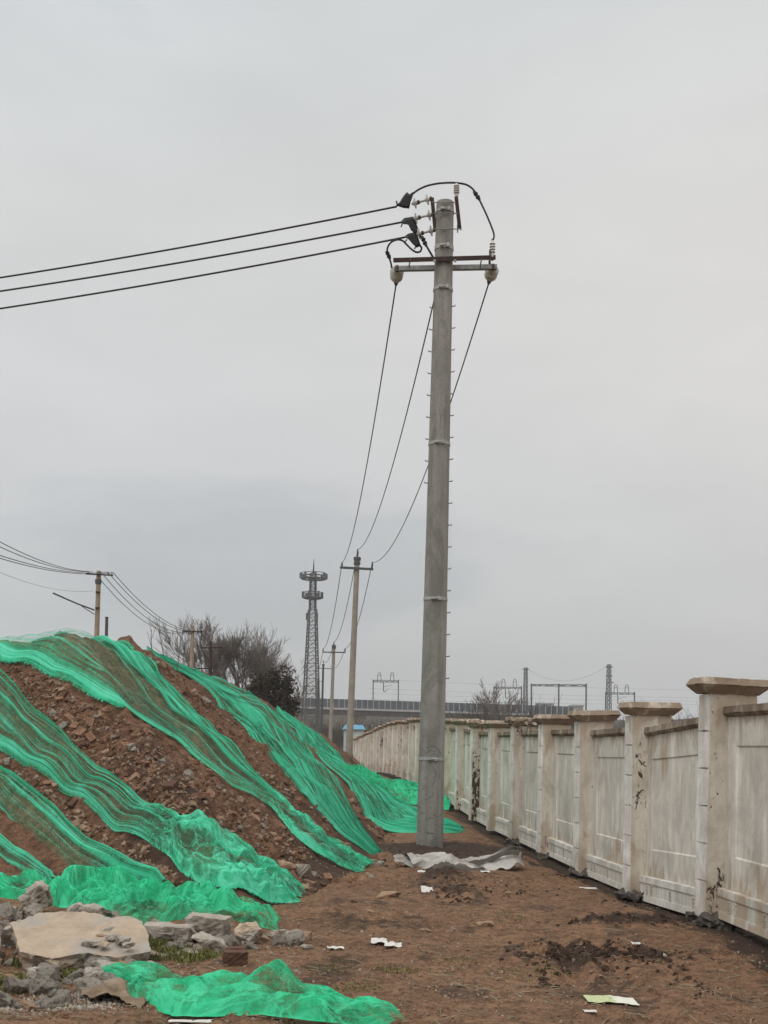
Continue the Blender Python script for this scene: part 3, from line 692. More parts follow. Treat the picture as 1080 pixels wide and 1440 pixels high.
# fine gravel: one object of uncountable little stones
def gravel(name, pts, mat, rmin, rmax, label):
    base = [(1, 0, 0), (-1, 0, 0), (0, 1, 0), (0, -1, 0), (0, 0, .7), (0, 0, -.7)]
    fc = [(0, 2, 4), (2, 1, 4), (1, 3, 4), (3, 0, 4), (2, 0, 5), (1, 2, 5), (3, 1, 5), (0, 3, 5)]
    mb = MB(); xy = np.array(pts); zz = GZf(xy[:, 0], xy[:, 1])
    for (x, y), z in zip(pts, zz):
        r = random.uniform(rmin, rmax)*random.choice([.6, .8, 1, 1.3]); E = Euler((random.uniform(0, 6), random.uniform(0, 6), random.uniform(0, 6))).to_matrix()
        k = [random.uniform(.6, 1.2) for _ in range(6)]
        mb.add([E @ (Vector(b)*r*q)+Vector((x, y, z+r*.25)) for b, q in zip(base, k)], fc)
    o = mb.build(name, M[mat]); return tag(o, label, 'gravel', kind='stuff')
def rand_px(x0, x1, y0, y1, n):
    out = []
    for _ in range(n):
        c = hit(random.uniform(x0, x1), random.uniform(y0, y1)); out.append((c.x, c.y))
    return out
gravel('gravel', rand_px(-20, 130, 1404, 1426, 500)+gauss_px(140, 1412, 24, 7, 420)+gauss_px(20, 1412, 40, 7, 300)+rand_px(0, 430, 1290, 1400, 500), 'gravelw', .004, .014, 'pale crushed gravel strip along the lower left edge')
gp = []
for up, lo, n in (([(35, 940), (165, 1001), (310, 1092), (410, 1174), (440, 1205)], [(0, 945), (100, 1045), (175, 1105), (300, 1178), (400, 1225)], 1500),
                  ([(0, 1060), (160, 1172), (255, 1232)], [(0, 1084), (150, 1196), (245, 1244)], 320), ([(225, 925), (346, 1030), (480, 1178)], [(205, 920), (352, 1082), (450, 1188)], 500)):
    for _ in range(n):
        s, t = random.random(), random.random(); a = lerp_poly(up, s); b = lerp_poly(lo, s)
        c = hit(a[0]*(1-t)+b[0]*t, a[1]*(1-t)+b[1]*t); gp.append((c.x, c.y))
gravel('gravel', gp, 'gravel', .012, .040, 'fine stones and brick crumbs mixed through the bare soil of the heap')
gravel('gravel', rand_px(380, 560, 1195, 1340, 420)+rand_px(560, 1080, 1230, 1440, 1300)+rand_px(380, 700, 1215, 1440, 700)+rand_px(0, 400, 1300, 1440, 500), 'gravel', .004, .017, 'small stones strewn over the brown dirt track')
gravel('gravel', rand_px(380, 700, 1200, 1440, 110)+rand_px(700, 1080, 1250, 1440, 60)+rand_px(0, 420, 1300, 1400, 160), 'gravelw', .006, .016, 'scattered whitish pebbles on the dirt track')

def clods(pts, rmin, rmax, mat, label, up=.12):
    ms = [hull_rock(700+i, (1, .85, .6), .22, 2) for i in range(5)]; geo = [([v.co.copy() for v in me.vertices], [tuple(p.vertices) for p in me.polygons]) for me in ms]
    mb = MB(); xy = np.array(pts); zz = GZf(xy[:, 0], xy[:, 1])
    for (x, y), z in zip(pts, zz):
        vs, fs = random.choice(geo); r = rmin*.7+(rmax*.62-rmin*.7)*random.random()**2.4; E = Euler((random.uniform(0, 6), random.uniform(0, 6), random.uniform(0, 6))).to_matrix(); c = Vector((x, y, z+r*(up-.25)))
        mb.add([E @ v*r+c for v in vs], fs)
    return tag(mb.build('soil_clods', M[mat], smooth=False), label, 'soil clods', kind='stuff')
M['clod'] = speckle('wet_clods', (.075, .044, .028), (.034, .021, .015), 14, .9, 0, .6, .01)
M['clodry'] = speckle('dry_clods', (.19, .105, .062), (.12, .064, .038), 10, .95, 0, .6, .01)
clods(gauss_px(845, 1346, 46, 8, 330)+gauss_px(770, 1340, 26, 8, 110)+gauss_px(910, 1352, 30, 5, 80)+gauss_px(950, 1372, 14, 6, 20)+gauss_px(990, 1395, 14, 9, 26)+gauss_px(760, 1372, 10, 14, 50), .010, .055, 'clod', 'dark wet churned clods of soil on the track')
clods(gauss_px(900, 1298, 60, 3, 200)+gauss_px(620, 1242, 18, 12, 130)+gauss_px(642, 1262, 16, 9, 110)+gauss_px(700, 1205, 50, 8, 200)+gauss_px(560, 1205, 26, 8, 90)+gauss_px(800, 1232, 16, 4, 60)+gauss_px(900, 1262, 26, 5, 80)+gauss_px(700, 1252, 40, 5, 90), .010, .050, 'clod', 'dark damp clods around the pole foot and the cloth')
clods(rand_px(380, 1080, 1215, 1440, 900), .006, .026, 'clodry', 'dry brown clods strewn over the dirt track')
clods(rand_px(0, 420, 1310, 1440, 500), .008, .035, 'clodry', 'brown clods between the rubble in the foreground')
cp = []
for up, lo, n in (([(20, 935), (165, 1001), (310, 1092), (410, 1174), (440, 1205)], [(0, 945), (100, 1045), (175, 1105), (300, 1178), (400, 1225)], 1300),
                  ([(0, 1060), (160, 1172), (255, 1232)], [(0, 1084), (150, 1196), (245, 1244)], 260), ([(225, 925), (346, 1030), (480, 1178)], [(205, 920), (352, 1082), (450, 1188)], 420), ([(480, 1110), (510, 1150), (540, 1195)], [(490, 1110), (515, 1150), (560, 1180)], 120)):
    for _ in range(int(n*1.6)):
        q, w_ = random.random(), random.random(); a = lerp_poly(up, q); b = lerp_poly(lo, q)
        c = hit(a[0]*(1-w_)+b[0]*w_, a[1]*(1-w_)+b[1]*w_); cp.append((c.x, c.y))
clods(cp, .012, .075, 'clodry', 'reddish brown clods over the bare soil of the heap')
def twigs(pts, label):
    mb = MB()
    xy = np.array(pts); zz = GZf(xy[:, 0], xy[:, 1])
    for (x, y), z in zip(pts, zz):
        L = random.uniform(.03, .16); a = random.uniform(0, 6.28); d = Vector((math.cos(a), math.sin(a), random.uniform(-.1, .25)))*L; c = Vector((x, y, z+.01)); r = random.uniform(.0015, .004)
        mb.tube([c-d/2, c+Vector((random.uniform(-.01, .01), random.uniform(-.01, .01), .006)), c+d/2], r, 3)
    return tag(mb.build('dry_straw', M['straw']), label, 'straw', kind='stuff')
M['straw'] = speckle('dry_straw', (.33, .27, .18), (.12, .09, .06), 3, .9, 0, 0)
twigs(rand_px(380, 1080, 1230, 1440, 520)+rand_px(0, 430, 1300, 1440, 420)+rand_px(360, 560, 1190, 1300, 160), 'dry straw and twigs littering the dirt track')
# grass
def grass(patches, label):
    mb = MB()
    for px, py, rx, ry, n, hgt in patches:
        for _ in range(n):
            a = random.uniform(0, 6.28); k = random.random()**.6
            c = hit(px+rx*k*math.cos(a), py+ry*k*math.sin(a)); z = float(base_z(0, c.y)+rubble_rise(np.array([c.x]), np.array([c.y]))[0])+.0
            h = .62*hgt*random.uniform(.4, 1.2); th = random.uniform(0, 6.28); w = .004
            b = Vector((c.x, c.y, z)); d = Vector((math.cos(th), math.sin(th), 0)); sd = Vector((-d.y, d.x, 0))*w
            ln = random.uniform(.2, .9)*h
            m_ = b+d*ln*.4+Vector((0, 0, h*.7)); tp = b+d*ln+Vector((0, 0, h))
            mb.add([b-sd, b+sd, m_+sd*.8, m_-sd*.8, tp], [(0, 1, 2, 3), (3, 2, 4)])
    o = mb.build('grass', M['grass']); return tag(o, label, 'grass', kind='stuff')
grass([(205, 1325, 30, 10, 420, .07), (235, 1340, 40, 12, 520, .07), (275, 1350, 36, 10, 420, .06), (90, 1372, 44, 10, 800, .06), (300, 1345, 40, 8, 380, .05), (60, 1395, 50, 8, 400, .05), (150, 1385, 30, 8, 260, .05), (20, 1388, 26, 14, 380, .07), (35, 1355, 24, 8, 220, .06),
       (205, 1375, 30, 8, 260, .06), (560, 1365, 30, 8, 160, .03), (500, 1390, 36, 8, 160, .03), (690, 1290, 50, 10, 140, .03), (640, 1350, 30, 6, 80, .03), (470, 1360, 40, 10, 120, .03), (480, 1300, 30, 8, 90, .03), (740, 1370, 60, 12, 120, .03)],
      'short grass and moss growing between the rubble and on the dirt')

# ------------------------------------------------------------------ cloths and litter
def patch(name, rows, mat, label, cat, n=60, m=24, amp=.02, seed=1, thick=.006, group=None, mat2=None):
    R = [interp_line(r, n)[0] for r in rows]; k = len(R); t = np.linspace(0, k-1, m)
    A = np.stack(R, 0); i = np.minimum(t.astype(int), k-2); f = (t-i)[:, None, None]; f = f*f*(3-2*f)*.5+f*.5
    G = A[i]*(1-f)+A[i+1]*f
    nz = fbm(G[..., 0]*5+seed, G[..., 1]*5+G[..., 2]*4, 3, seed)
    G = G+amp*nz[..., None]*np.array([.4, .5, 1])
    o = grid_mesh(name, G[..., 0], G[..., 1], G[..., 2], M[mat])
    if mat2: o.data.materials.append(M[mat2])
    md = o.modifiers.new('thickness', 'SOLIDIFY'); md.thickness = thick; md.offset = 0
    if mat2: md.material_offset = 1
    return tag(o, label, cat, group)
Yt = 16.2
patch('cloth_sheet', [[P(572, 1203, Yt+.35), P(590, 1203, Yt+.4), P(620, 1206, Yt+.4), P(660, 1210, Yt+.4), P(690, 1214, Yt+.3)],
                      [P(570, 1200, Yt), P(592, 1203, Yt+.1), P(626, 1200, Yt+.1), P(650, 1210, Yt+.1), P(692, 1220, Yt)],
                      [P(582, 1214, Yt-.15), P(600, 1214, Yt-.15), P(626, 1210, Yt-.15), P(655, 1219, Yt-.15), P(690, 1224, Yt-.12)],
                      [P(584, 1225, Yt-.1), P(600, 1222, Yt-.2), P(628, 1212, Yt-.2), P(655, 1226, Yt-.1), P(688, 1227, Yt-.1)]],
      'tarpdark', 'dirty white cloth lying crumpled on the soil in front of the concrete pole', 'cloth', amp=.045, seed=3, n=90, m=40, mat2='tarp')
patch('cloth_sheet', [[P(652, 1208, Yt+.3), P(690, 1203, Yt+.3), P(715, 1190, Yt+.2), P(724, 1187, Yt+.15), P(736, 1191, Yt+.1)],
                      [P(655, 1212, Yt+.25), P(692, 1207, Yt+.25), P(718, 1195, Yt+.3), P(726, 1192, Yt+.3), P(734, 1196, Yt+.2)],
                      [P(672, 1216, Yt), P(700, 1208, Yt), P(718, 1199, Yt+.05), P(726, 1200, Yt+.05), P(732, 1206, Yt+.1)],
                      [P(692, 1224, Yt-.2), P(702, 1222, Yt-.2), P(716, 1222, Yt-.15), P(726, 1214, Yt-.1), P(738, 1222, Yt-.02)]],
      'tarpdark', 'upturned white sheet with a dark fold at the right end of the cloth', 'cloth', amp=.03, seed=5, mat2='tarp')
patch('cloth_sheet', [[P(612, 1212, Yt-.2), P(640, 1217, Yt-.24), P(668, 1222, Yt-.26), P(694, 1226, Yt-.26)], [P(606, 1219, Yt-.26), P(640, 1226, Yt-.3), P(668, 1230, Yt-.32), P(690, 1231, Yt-.3)]],
      'tarpdark', 'dark strip standing in for the shaded slit under the front of the white cloth', 'cloth', amp=.05, seed=9, m=10)  # added dark strip, paints the shade in the slit under the cloth
patch('cloth_sheet', [[P(553, 1203, Yt+.3), P(565, 1201, Yt+.3), P(580, 1208, Yt+.2)], [P(554, 1207, Yt+.1), P(566, 1205, Yt+.1), P(582, 1214, Yt)], [P(556, 1210, Yt), P(568, 1214, Yt), P(584, 1222, Yt-.1)]],
      'tarpdark', 'thin curled left tail of the white cloth beside the net tongue', 'cloth', amp=.03, seed=11, m=14, mat2='tarp')
patch('cloth_sheet', [[P(656, 1212, Yt-.02), P(690, 1204.5, Yt-.02), P(720, 1193.5, Yt-.02), P(732, 1195, Yt)], [P(672, 1216, Yt-.06), P(697, 1209, Yt-.06), P(720, 1200, Yt-.06), P(730, 1201, Yt-.04)]],
      'tarpdark', 'dark strip standing in for the shade inside the fold of the upturned white sheet', 'cloth', amp=.02, seed=13, m=10)  # added dark strip, paints the shade inside the upturned fold
patch('cloth_sheet', [[P(626, 1210, Yt-.35), P(650, 1217, Yt-.4), P(690, 1224, Yt-.42)], [P(628, 1216, Yt-.42), P(650, 1225, Yt-.5), P(692, 1231, Yt-.5)]],
      'tarpdark', 'dark strip standing in for a shaded crease along the middle of the white cloth', 'cloth', amp=.03, seed=15, m=10)  # added dark strip, paints a crease of the cloth as shaded
sk = [hit(112, 1403), hit(140, 1396), hit(170, 1399), hit(203, 1420)]
patch('sack_cloth', [[hit(112, 1396)+Vector((0, .1, .02)), hit(140, 1392)+Vector((0, .1, .06)), hit(168, 1396)+Vector((0, .1, .06)), hit(198, 1414)+Vector((0, .1, .02))],
                     [p+Vector((0, 0, q)) for p, q in zip(sk, (.03, .10, .09, .03))],
                     [hit(112, 1408)+Vector((0, 0, .02)), hit(140, 1412)+Vector((0, 0, .06)), hit(168, 1414)+Vector((0, 0, .05)), hit(196, 1424)+Vector((0, 0, .02))]],
      'sack', 'brown sacking cloth draped beside the foreground net', 'sackcloth', amp=.035, seed=8, n=90, m=50)
def paper(px, py, w, h, label, seed, mat='paper', rot=0, amp=.015, name='paper_scrap', cat='litter', curl=.0, group=None, lift=.012):
    c = hit(px, py); z = float(GZf(np.array([c.x]), np.array([c.y]))[0]); s = c.y/F
    n = 12; u, v = np.meshgrid(np.linspace(-.5, .5, n), np.linspace(-.5, .5, n))
    x = u*w*s; y = v*h*s
    X = c.x+x*math.cos(rot)-y*math.sin(rot); Y = c.y+x*math.sin(rot)+y*math.cos(rot)
    k = fbm(u*1.5+seed*3.3, v*1.5, 2, seed)
    Z = np.maximum(z+lift+amp*np.abs(k)*1.1+curl*(u+.5)**2, GZf(X, Y)+.004)
    X = X+k*w*s*.06
    o = grid_mesh(name, X, Y, Z, M[mat]); return tag(o, label, cat, group)
paper(533, 1327, 22, 42, 'crumpled white paper scrap, upper of the pair in the middle of the dirt', 1, amp=.02)
paper(553, 1333, 24, 34, 'crumpled white paper scrap, lower of the pair in the middle of the dirt', 2, amp=.02)
paper(472, 1334, 22, 20, 'white stick like scrap left of the pair of papers', 3, rot=.2)
paper(600, 1256, 17, 60, 'white folded paper standing on the soil below the dirty cloth', 4, amp=.03)
paper(594, 1235, 14, 22, 'small white scrap under the left end of the cloth', 5)
paper(682, 1229, 13, 26, 'small white scrap under the middle of the cloth', 6)
paper(894, 1345, 12, 14, 'small white scrap in the dark churned soil', 9)
paper(827, 1251, 24, 20, 'flat greyish scrap near the foot of the wall', 10, amp=.004)
paper(830, 1424, 18, 14, 'small pale torn scrap just below the green wrapper', 11, amp=.004)
paper(752, 1182, 10, 60, 'crumpled pale blue plastic bag at the foot of the wall', 12, 'bluebag', amp=.05, cat='plastic bag', name='plastic_bag')
paper(268, 1437, 60, 16, 'long pale strip of paper at the bottom below the foreground net', 13, amp=.004)
def wrapper():
    t = NT('wrapper_print'); uv = t.coord('UV'); sp = t.n('ShaderNodeSeparateXYZ'); t.l(uv, sp.inputs[0])
    a = t.noise(uv, 5, 4, .6); x = t.math('ADD', sp.outputs[0], t.math('MULTIPLY', t.math('SUBTRACT', a, .5), .5))
    col = t.mix(t.ramp(x, [(.52, 0), (.60, 1)]), (.40, .45, .24), (.62, .62, .55))
    col = t.mix(t.ramp(t.noise(uv, 9, 3), [(.55, 0), (.6, .7)]), col, (.50, .55, .36))
    return t.finish(col, .5, None)
M['wrapper'] = wrapper()
c0 = hit(859, 1409); n = 14; u, v = np.meshgrid(np.linspace(-.5, .5, n), np.linspace(-.5, .5, n))
Xw = c0.x+u*.31+v*.0; Yw = c0.y+v*.20-u*.06; Zw = np.maximum(GZf(Xw, Yw)+.012+.008*np.abs(fbm(u*3, v*3, 2, 3)), c0.z-.01)
tag(grid_mesh('plastic_wrapper', Xw, Yw, Zw, M['wrapper'], uv=np.stack([u+.5, v+.5], -1)), 'flat yellow green and white wrapper lying on the dirt in the foreground', 'wrapper')

# ------------------------------------------------------------------ precast wall
wallroot = empty('precast_wall', (wall_x(11.15), 11.15, 0), 'long whitish precast concrete wall with capped posts and stained panels', 'wall')
WO = Vector(wallroot.location)
WY = [5, 8.6, 11.15, 13.7, 16.5, 19, 21.6, 24.1, 26.9, 29, 40.4, 45.8, 50.9, 58.9, 68.7, 84, 100]
WZ = [.06, .06, .055, -.06, -.095, -.08, -.075, -.07, -.02, .08, .33, .36, .40, .29, .10, -.2, -.35]
ang = math.atan(.0712)            # wall runs along +Y, drifting to -X
RW = Matrix.Rotation(ang, 3, 'Z')
def prism(mb, poly, z0, z1, mi=0):
    k = len(poly); vs = [(x, y, z0) for x, y in poly]+[(x, y, z1) for x, y in poly]
    fs = [tuple(range(k-1, -1, -1)), tuple(range(k, 2*k))]+[(i, (i+1) % k, k+(i+1) % k, k+i) for i in range(k)]
    mb.add(vs, fs, mi)
def frustum(mb, r0, z0, r1, z1):
    (ax, ay, bx, by), (cx, cy, dx, dy) = r0, r1
    vs = [(ax, ay, z0), (bx, ay, z0), (bx, by, z0), (ax, by, z0), (cx, cy, z1), (dx, cy, z1), (dx, dy, z1), (cx, dy, z1)]
    mb.add(vs, [(3, 2, 1, 0), (4, 5, 6, 7), (0, 1, 5, 4), (1, 2, 6, 5), (2, 3, 7, 6), (3, 0, 4, 7)])
def rough_obj(o, amp, sc, cutlen):
    me = o.data; bm = bmesh.new(); bm.from_mesh(me)
    for _ in range(5):
        es = [e for e in bm.edges if e.calc_length() > cutlen]
        if not es: break
        bmesh.ops.subdivide_edges(bm, edges=es, cuts=1, use_grid_fill=True)
    bm.normal_update(); co = np.array([v.co[:] for v in bm.verts]); s = hash(o.name) % 97
    q = fbm(co[:, 0]*sc+s, co[:, 1]*sc, 3, s)+fbm(co[:, 2]*sc+s, (co[:, 1]-co[:, 0])*sc, 3, s+5)
    for v, k in zip(bm.verts, q): v.co += v.normal*float(min(k, .3))*amp
    bm.to_mesh(me); bm.free()
# local frame of a post: x away from the field (0 = painted face), y along the wall (0..PW), z up
PWD, PDP, PH = .27, .47, 2.10
def make_post(hj):
    mb = MB(); h = PH+hj
    frustum(mb, (.012, .0, PDP, PWD), 0, (.012, .0, PDP, PWD), h)
    nb = 6; bh = h/nb
    for k in range(nb):
        frustum(mb, (-.012, .012, .0125, PWD-.012), k*bh+.006, (-.012, .012, .0125, PWD-.012), (k+1)*bh-.006)
    for i in range(6, len(mb.m)): mb.m[i] = 1
    for i in range(len(mb.m)):
        pass
    mb.m[5] = 1
    return mb
def make_cap(broken):
    mb = MB(); ox = .10; oy = .09; L = -ox-.01; Rr = PDP+ox
    frustum(mb, (-.02, -.015, PDP+.01, PWD+.015), 0, (L, -oy, Rr, PWD+oy), .085)
    frustum(mb, (L+.001, -oy+.001, Rr-.001, PWD+oy-.001), .0851, (L+.03, -oy+.03, Rr-.03, PWD+oy-.03), .15)
    return mb
Y0 = 11.15; SP = 2.55
tilt = {0: .03, 1: .0, 2: -.02, 3: -.01, 4: .04, 5: .0, 6: .04}
for i in range(-2, 30):
    Yp = Y0+SP*i; xp = wall_x(Yp); zp = float(np.interp(Yp, WY, WZ))
    hj = random.uniform(-.02, .02) if i else .04
    loc = Vector((xp, Yp, zp))-WO
    rz = ang
    p = make_post(hj).build('post', [M['post'], M['paint']], wallroot)
    p.location = loc; p.rotation_euler = (random.uniform(-.004, .004), random.uniform(-.006, .006), rz)
    p['pit'] = {0: .75, 1: 1.0, 2: .3, 3: .45, 4: .7, 6: 1.0, 7: .5}.get(i, .1)
    if i < 10: rough_obj(p, .006, 5, .09)
    c = make_cap(i).build('cap', M['capm'], p); c.location = (0, 0, PH+hj+.002); c.rotation_euler = (random.uniform(-.02, .02), tilt.get(i, random.uniform(-.03, .03)), random.uniform(-.05, .05))
    if i < 10: rough_obj(c, .009, 6, .05)
    if i in (4, 6):    # crumbled caps
        rough_obj(c, .05, 9, .05)
    if i == 0: 
        tag(p, 'thickest looking nearest post with a cracked and spalled side')
    # panel from this post to the next one further away
    Yn = Yp+SP; zn = float(np.interp(Yn, WY, WZ)); z0 = min(zp, zn) if i > 0 else (zp+zn)/2
    Ln = math.hypot(SP, SP*.0712)
    y0, y1 = PWD-.03, Ln+.03
    rec = .012; px0, px1 = .19, .28
    zb, zt = .30, 1.92
    a, b, cbot, ctop = y0+.28, y1-.28, zb+.30, zt-.27
    mb = MB()
    O = [(y0, zb), (y1, zb), (y1, zt), (y0, zt)]; I = [(a, cbot), (b, cbot), (b, ctop), (a, ctop)]; I2 = [(a+.015, cbot+.015), (b-.015, cbot+.015), (b-.015, ctop-.015), (a+.015, ctop-.015)]
    vs = [(px0, y, z) for y, z in O]+[(px0, y, z) for y, z in I]+[(px0+rec, y, z) for y, z in I2]+[(px1, y, z) for y, z in O]
    fs = [(k, (k+1) % 4, 4+(k+1) % 4, 4+k) for k in range(4)]+[(4+k, 4+(k+1) % 4, 8+(k+1) % 4, 8+k) for k in range(4)]+[(8, 9, 10, 11)]+[(12, 15, 14, 13)]+[(k, 12+k, 12+(k+1) % 4, (k+1) % 4) for k in range(4)]
    mb.add(vs, fs)
    pa = mb.build('panel', M['panel'], wallroot); pa.location = Vector((xp, Yp, z0))-WO; pa.rotation_euler = (math.atan2(zn-zp, SP)*(1 if i <= 0 else .8), 0, rz)
    if i <= 0: pa.rotation_euler[0] = math.atan2(zn-zp, SP)
    # coping rail
    mb = MB(); frustum(mb, (px0-.015, y0, px1+.015, y1), zt+.003, (px0-.05, y0, px1+.05, y1), zt+.035); frustum(mb, (px0-.05, y0+.001, px1+.05, y1-.001), zt+.0352, (px0-.045, y0+.001, px1+.045, y1-.001), zt+.10)
    co = mb.build('coping', M['coping'], pa)
    if i < 8: rough_obj(co, .006, 8, .1)
    # plinth with a raised top band and a lower lip
    mb = MB(); e = .07
    frustum(mb, (px0-e+.012, y0+.001, px1+.03, y1-.001), .012, (px0-e+.012, y0+.001, px1+.03, y1-.001), zb-.002)
    frustum(mb, (px0-e, y0+.02, px0-e+.0125, y1-.02), zb-.075, (px0-e, y0+.02, px0-e+.0125, y1-.02), zb-.004)
    frustum(mb, (px0-e-.006, y0+.02, px0-e+.0125, y1-.02), .013, (px0-e+.002, y0+.02, px0-e+.0125, y1-.02), .085)
    pl = mb.build('plinth', M['paint'] if i > -1 else M['panel'], pa)
    # cast relief marks near each end of the plinth band
    if i < 3:
        mk = MB(); rr = random.Random(40+i)
        for yy in (a-.02, a+.14, b-.22, b-.06, (a+b)/2):
            for (da, db, dc, dd_) in (((0, 0, .06, .0), (.0, .05, .07, .045), (.03, -.01, .03, .10), (.0, .095, .055, .10), (.01, .02, .05, .08)) if rr.random() < .6 else ((0, .09, .07, .085), (.035, .085, .03, .0), (.0, .0, .065, .0), (.01, .045, .06, .05))):
                mk.bar((px0-e+.010, yy+da, .10+db), (px0-e+.010, yy+dc+.001, .10+dd_), .012, .010)
        mk.build('relief_mark', M['panel'], pa)
    if 0 <= i < 5:     # dark mortar footing under the post
        me = hull_rock(500+i, (.27, .24, .09), .22, 3); f = link('post_footing', me, M['mortar'], wallroot); f.location = loc+Vector((.16, .08, -.02)); f.rotation_euler = (0, 0, .2*i)

# ------------------------------------------------------------------ main pole
Yb = PILE.y
base = PILE.copy(); top = P(626, 285, Yb)
pole = empty('power_pole', base, 'tall grey concrete power pole in front with two crossarms and step pegs', 'power pole', None)
def W(px, py, dy=0): return P(px, py, Yb+dy)
mb = MB(); r0, r1 = 38/2*Yb/F, 24.5/2*Yb/F
ax = (top-base)
pts = [base+ax*t for t in (-.04, 0, .25, .5, .75, .995, 1.0)]
mb.tube([p-base for p in pts], [r0*1.01, r0, r0+(r1-r0)*.25, (r0+r1)/2, r0+(r1-r0)*.75, r1, r1*.985], 40)
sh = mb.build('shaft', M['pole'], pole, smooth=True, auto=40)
def at_y(py):       # axis point and radius at image row py
    t = (1192-py)/(1192-285.); return base+ax*t, r0+(r1-r0)*t
axn = ax.normalized()
def ring(c, r, w, th, n=32):
    m = MB(); m.lathe(c-axn*w/2, axn, [(0, r+.001), (0, r+th), (w, r+th), (w, r+.001)], n); return m
def B(mb, name, mat, parent=pole, **k):
    mb.v = [tuple(Vector(p)-base) for p in mb.v]; return mb.build(name, M[mat], parent, **k)
for py, w in ((299, .04), (350, .07), (408, .05), (625, .05), (843, .05), (1067, .05)):
    c, r = at_y(py); m = ring(c, r, w, .010)
    m.box(c+Vector((-.05, -r-.02, 0)), (.03, .025, .02)); m.box(c+Vector((.06, -r-.02, 0)), (.02, .02, .03))
    m.tube([c+Vector((-.09, -r-.03, 0)), c+Vector((.10, -r-.03, 0))], .009, 6)
    B(m, 'clamp_band', 'band')
k = 0
for j in range(18):
    py = 430+30.8*j
    for sgn in (-1, 1):
        if sgn < 0 and py > 700: continue
        c, r = at_y(py+(3 if sgn < 0 else 0)); m = MB()
        a = c+Vector((sgn*(r-.02), .02, 0)); b = c+Vector((sgn*(r+.05), .0, 0)); m.tube([a, b, b+Vector((sgn*.004, 0, .018))], .009, 6)
        B(m, 'step_peg', 'galv')
def mark(pts, w=.007):
    m = MB(); q = []
    for px, py in pts:
        p = W(px, py); c, r = at_y(py); dx = max(-r*.97, min(r*.97, p.x-c.x)); q.append(Vector((c.x+dx, c.y-math.sqrt(r*r-dx*dx)-.001, p.z)))
    for a, b in zip(q[:-1], q[1:]): m.tube([a, b], w*.42, 5)
    B(m, 'scrawled_mark', 'darkmark')
M['darkmark'] = speckle('dark_mark', (.085, .08, .072), (.13, .125, .115), 30, .9, 0, 0)
mark([(611, 769), (615, 771), (618.5, 777), (621, 787), (621, 797)], .008); mark([(618, 800), (614, 806), (610.5, 812)], .007); mark([(613, 793), (617, 796)], .007); mark([(619, 802), (617, 808)], .006)
mark([(611, 585), (613, 592), (612, 600)], .007); mark([(621, 583), (618.5, 590), (619, 600)], .007); mark([(612, 606), (619, 603)], .006)
mark([(600, 1052), (606, 1049), (613, 1051), (618, 1058), (621, 1064)], .011); mark([(598, 1060), (604, 1055), (611, 1057)], .012); mark([(604, 1063), (610, 1060), (616, 1064)], .010)
mark([(609, 1078), (612, 1086), (610, 1098), (606, 1106)], .008); mark([(592, 1125), (598, 1123), (604, 1121), (609, 1117)], .010); mark([(600, 1151), (605, 1149), (609, 1150)], .010); mark([(618, 1086), (617, 1095)], .008)
mark([(626, 333), (627, 340)], .009); mark([(617, 418), (618, 424)], .008)
m = MB(); q = []
for k in range(12):
    py = 1188-80*k if k < 11 else 330; c, r = at_y(py); q.append(c+Vector((r*.70, -r*.714, 0)))
m.tube(q, .007, 5); B(m, 'mould_seam', 'pole')
# crossarms: rusty angle in front, paler one behind
m = MB(); a = W(553, 366, -.19); b = W(697, 362, -.19)
m.bar(a, b, .012, .075); m.bar(a+Vector((0, .035, .032)), b+Vector((0, .035, .032)), .075, .012)
B(m, 'crossarm', 'rust')
m = MB(); a2 = W(556, 377, .20); b2 = W(699, 374.5, .20)
m.bar(a2, b2, .012, .075); m.bar(a2+Vector((0, .035, -.032)), b2+Vector((0, .035, -.032)), .075, .012)
tag(B(m, 'crossarm', 'galv'), 'paler lower crossarm behind the shaft')
for px in (577, 677):
    m = MB(); m.tube([W(px, 365, -.22), W(px-2, 376, .25)], .011, 6); B(m, 'tie_bolt', 'galv')
for px in (611, 640):
    m = MB(); m.tube([W(px, 367, -.235), W(px, 367, .24)], .012, 6); m.lathe(W(px, 367, -.235), (0, -1, 0), [(0, .026), (.02, .026)], 6); B(m, 'tie_bolt', 'galv')
# vertical side brackets
for (q0, q1) in (((607.5, 278), (612, 323)), ((641.5, 277), (646.5, 322))):
    m = MB(); a = W(*q0, -.02); b = W(*q1, -.02); m.bar(a, b, .062, .012, up=Vector((0, 1, 0))); m.bar(a+Vector((.025, .03, 0)), b+Vector((.025, .03, 0)), .012, .06, up=Vector((0, 1, 0)))
    B(m, 'side_bracket', 'rust')
for (a, b) in (((608, 284.5), (641, 284.5)), ((610, 300), (644, 300)), ((611, 322), (648, 322))):
    for dy in (-.17, .17):
        m = MB(); m.tube([W(*a, dy), W(*b, dy)], .009, 6); B(m, 'tie_bolt', 'galv')
m = MB(); m.tube([W(643.5, 316), W(643.5, 327)], .012, 6); B(m, 'hanging_bolt', 'galv')
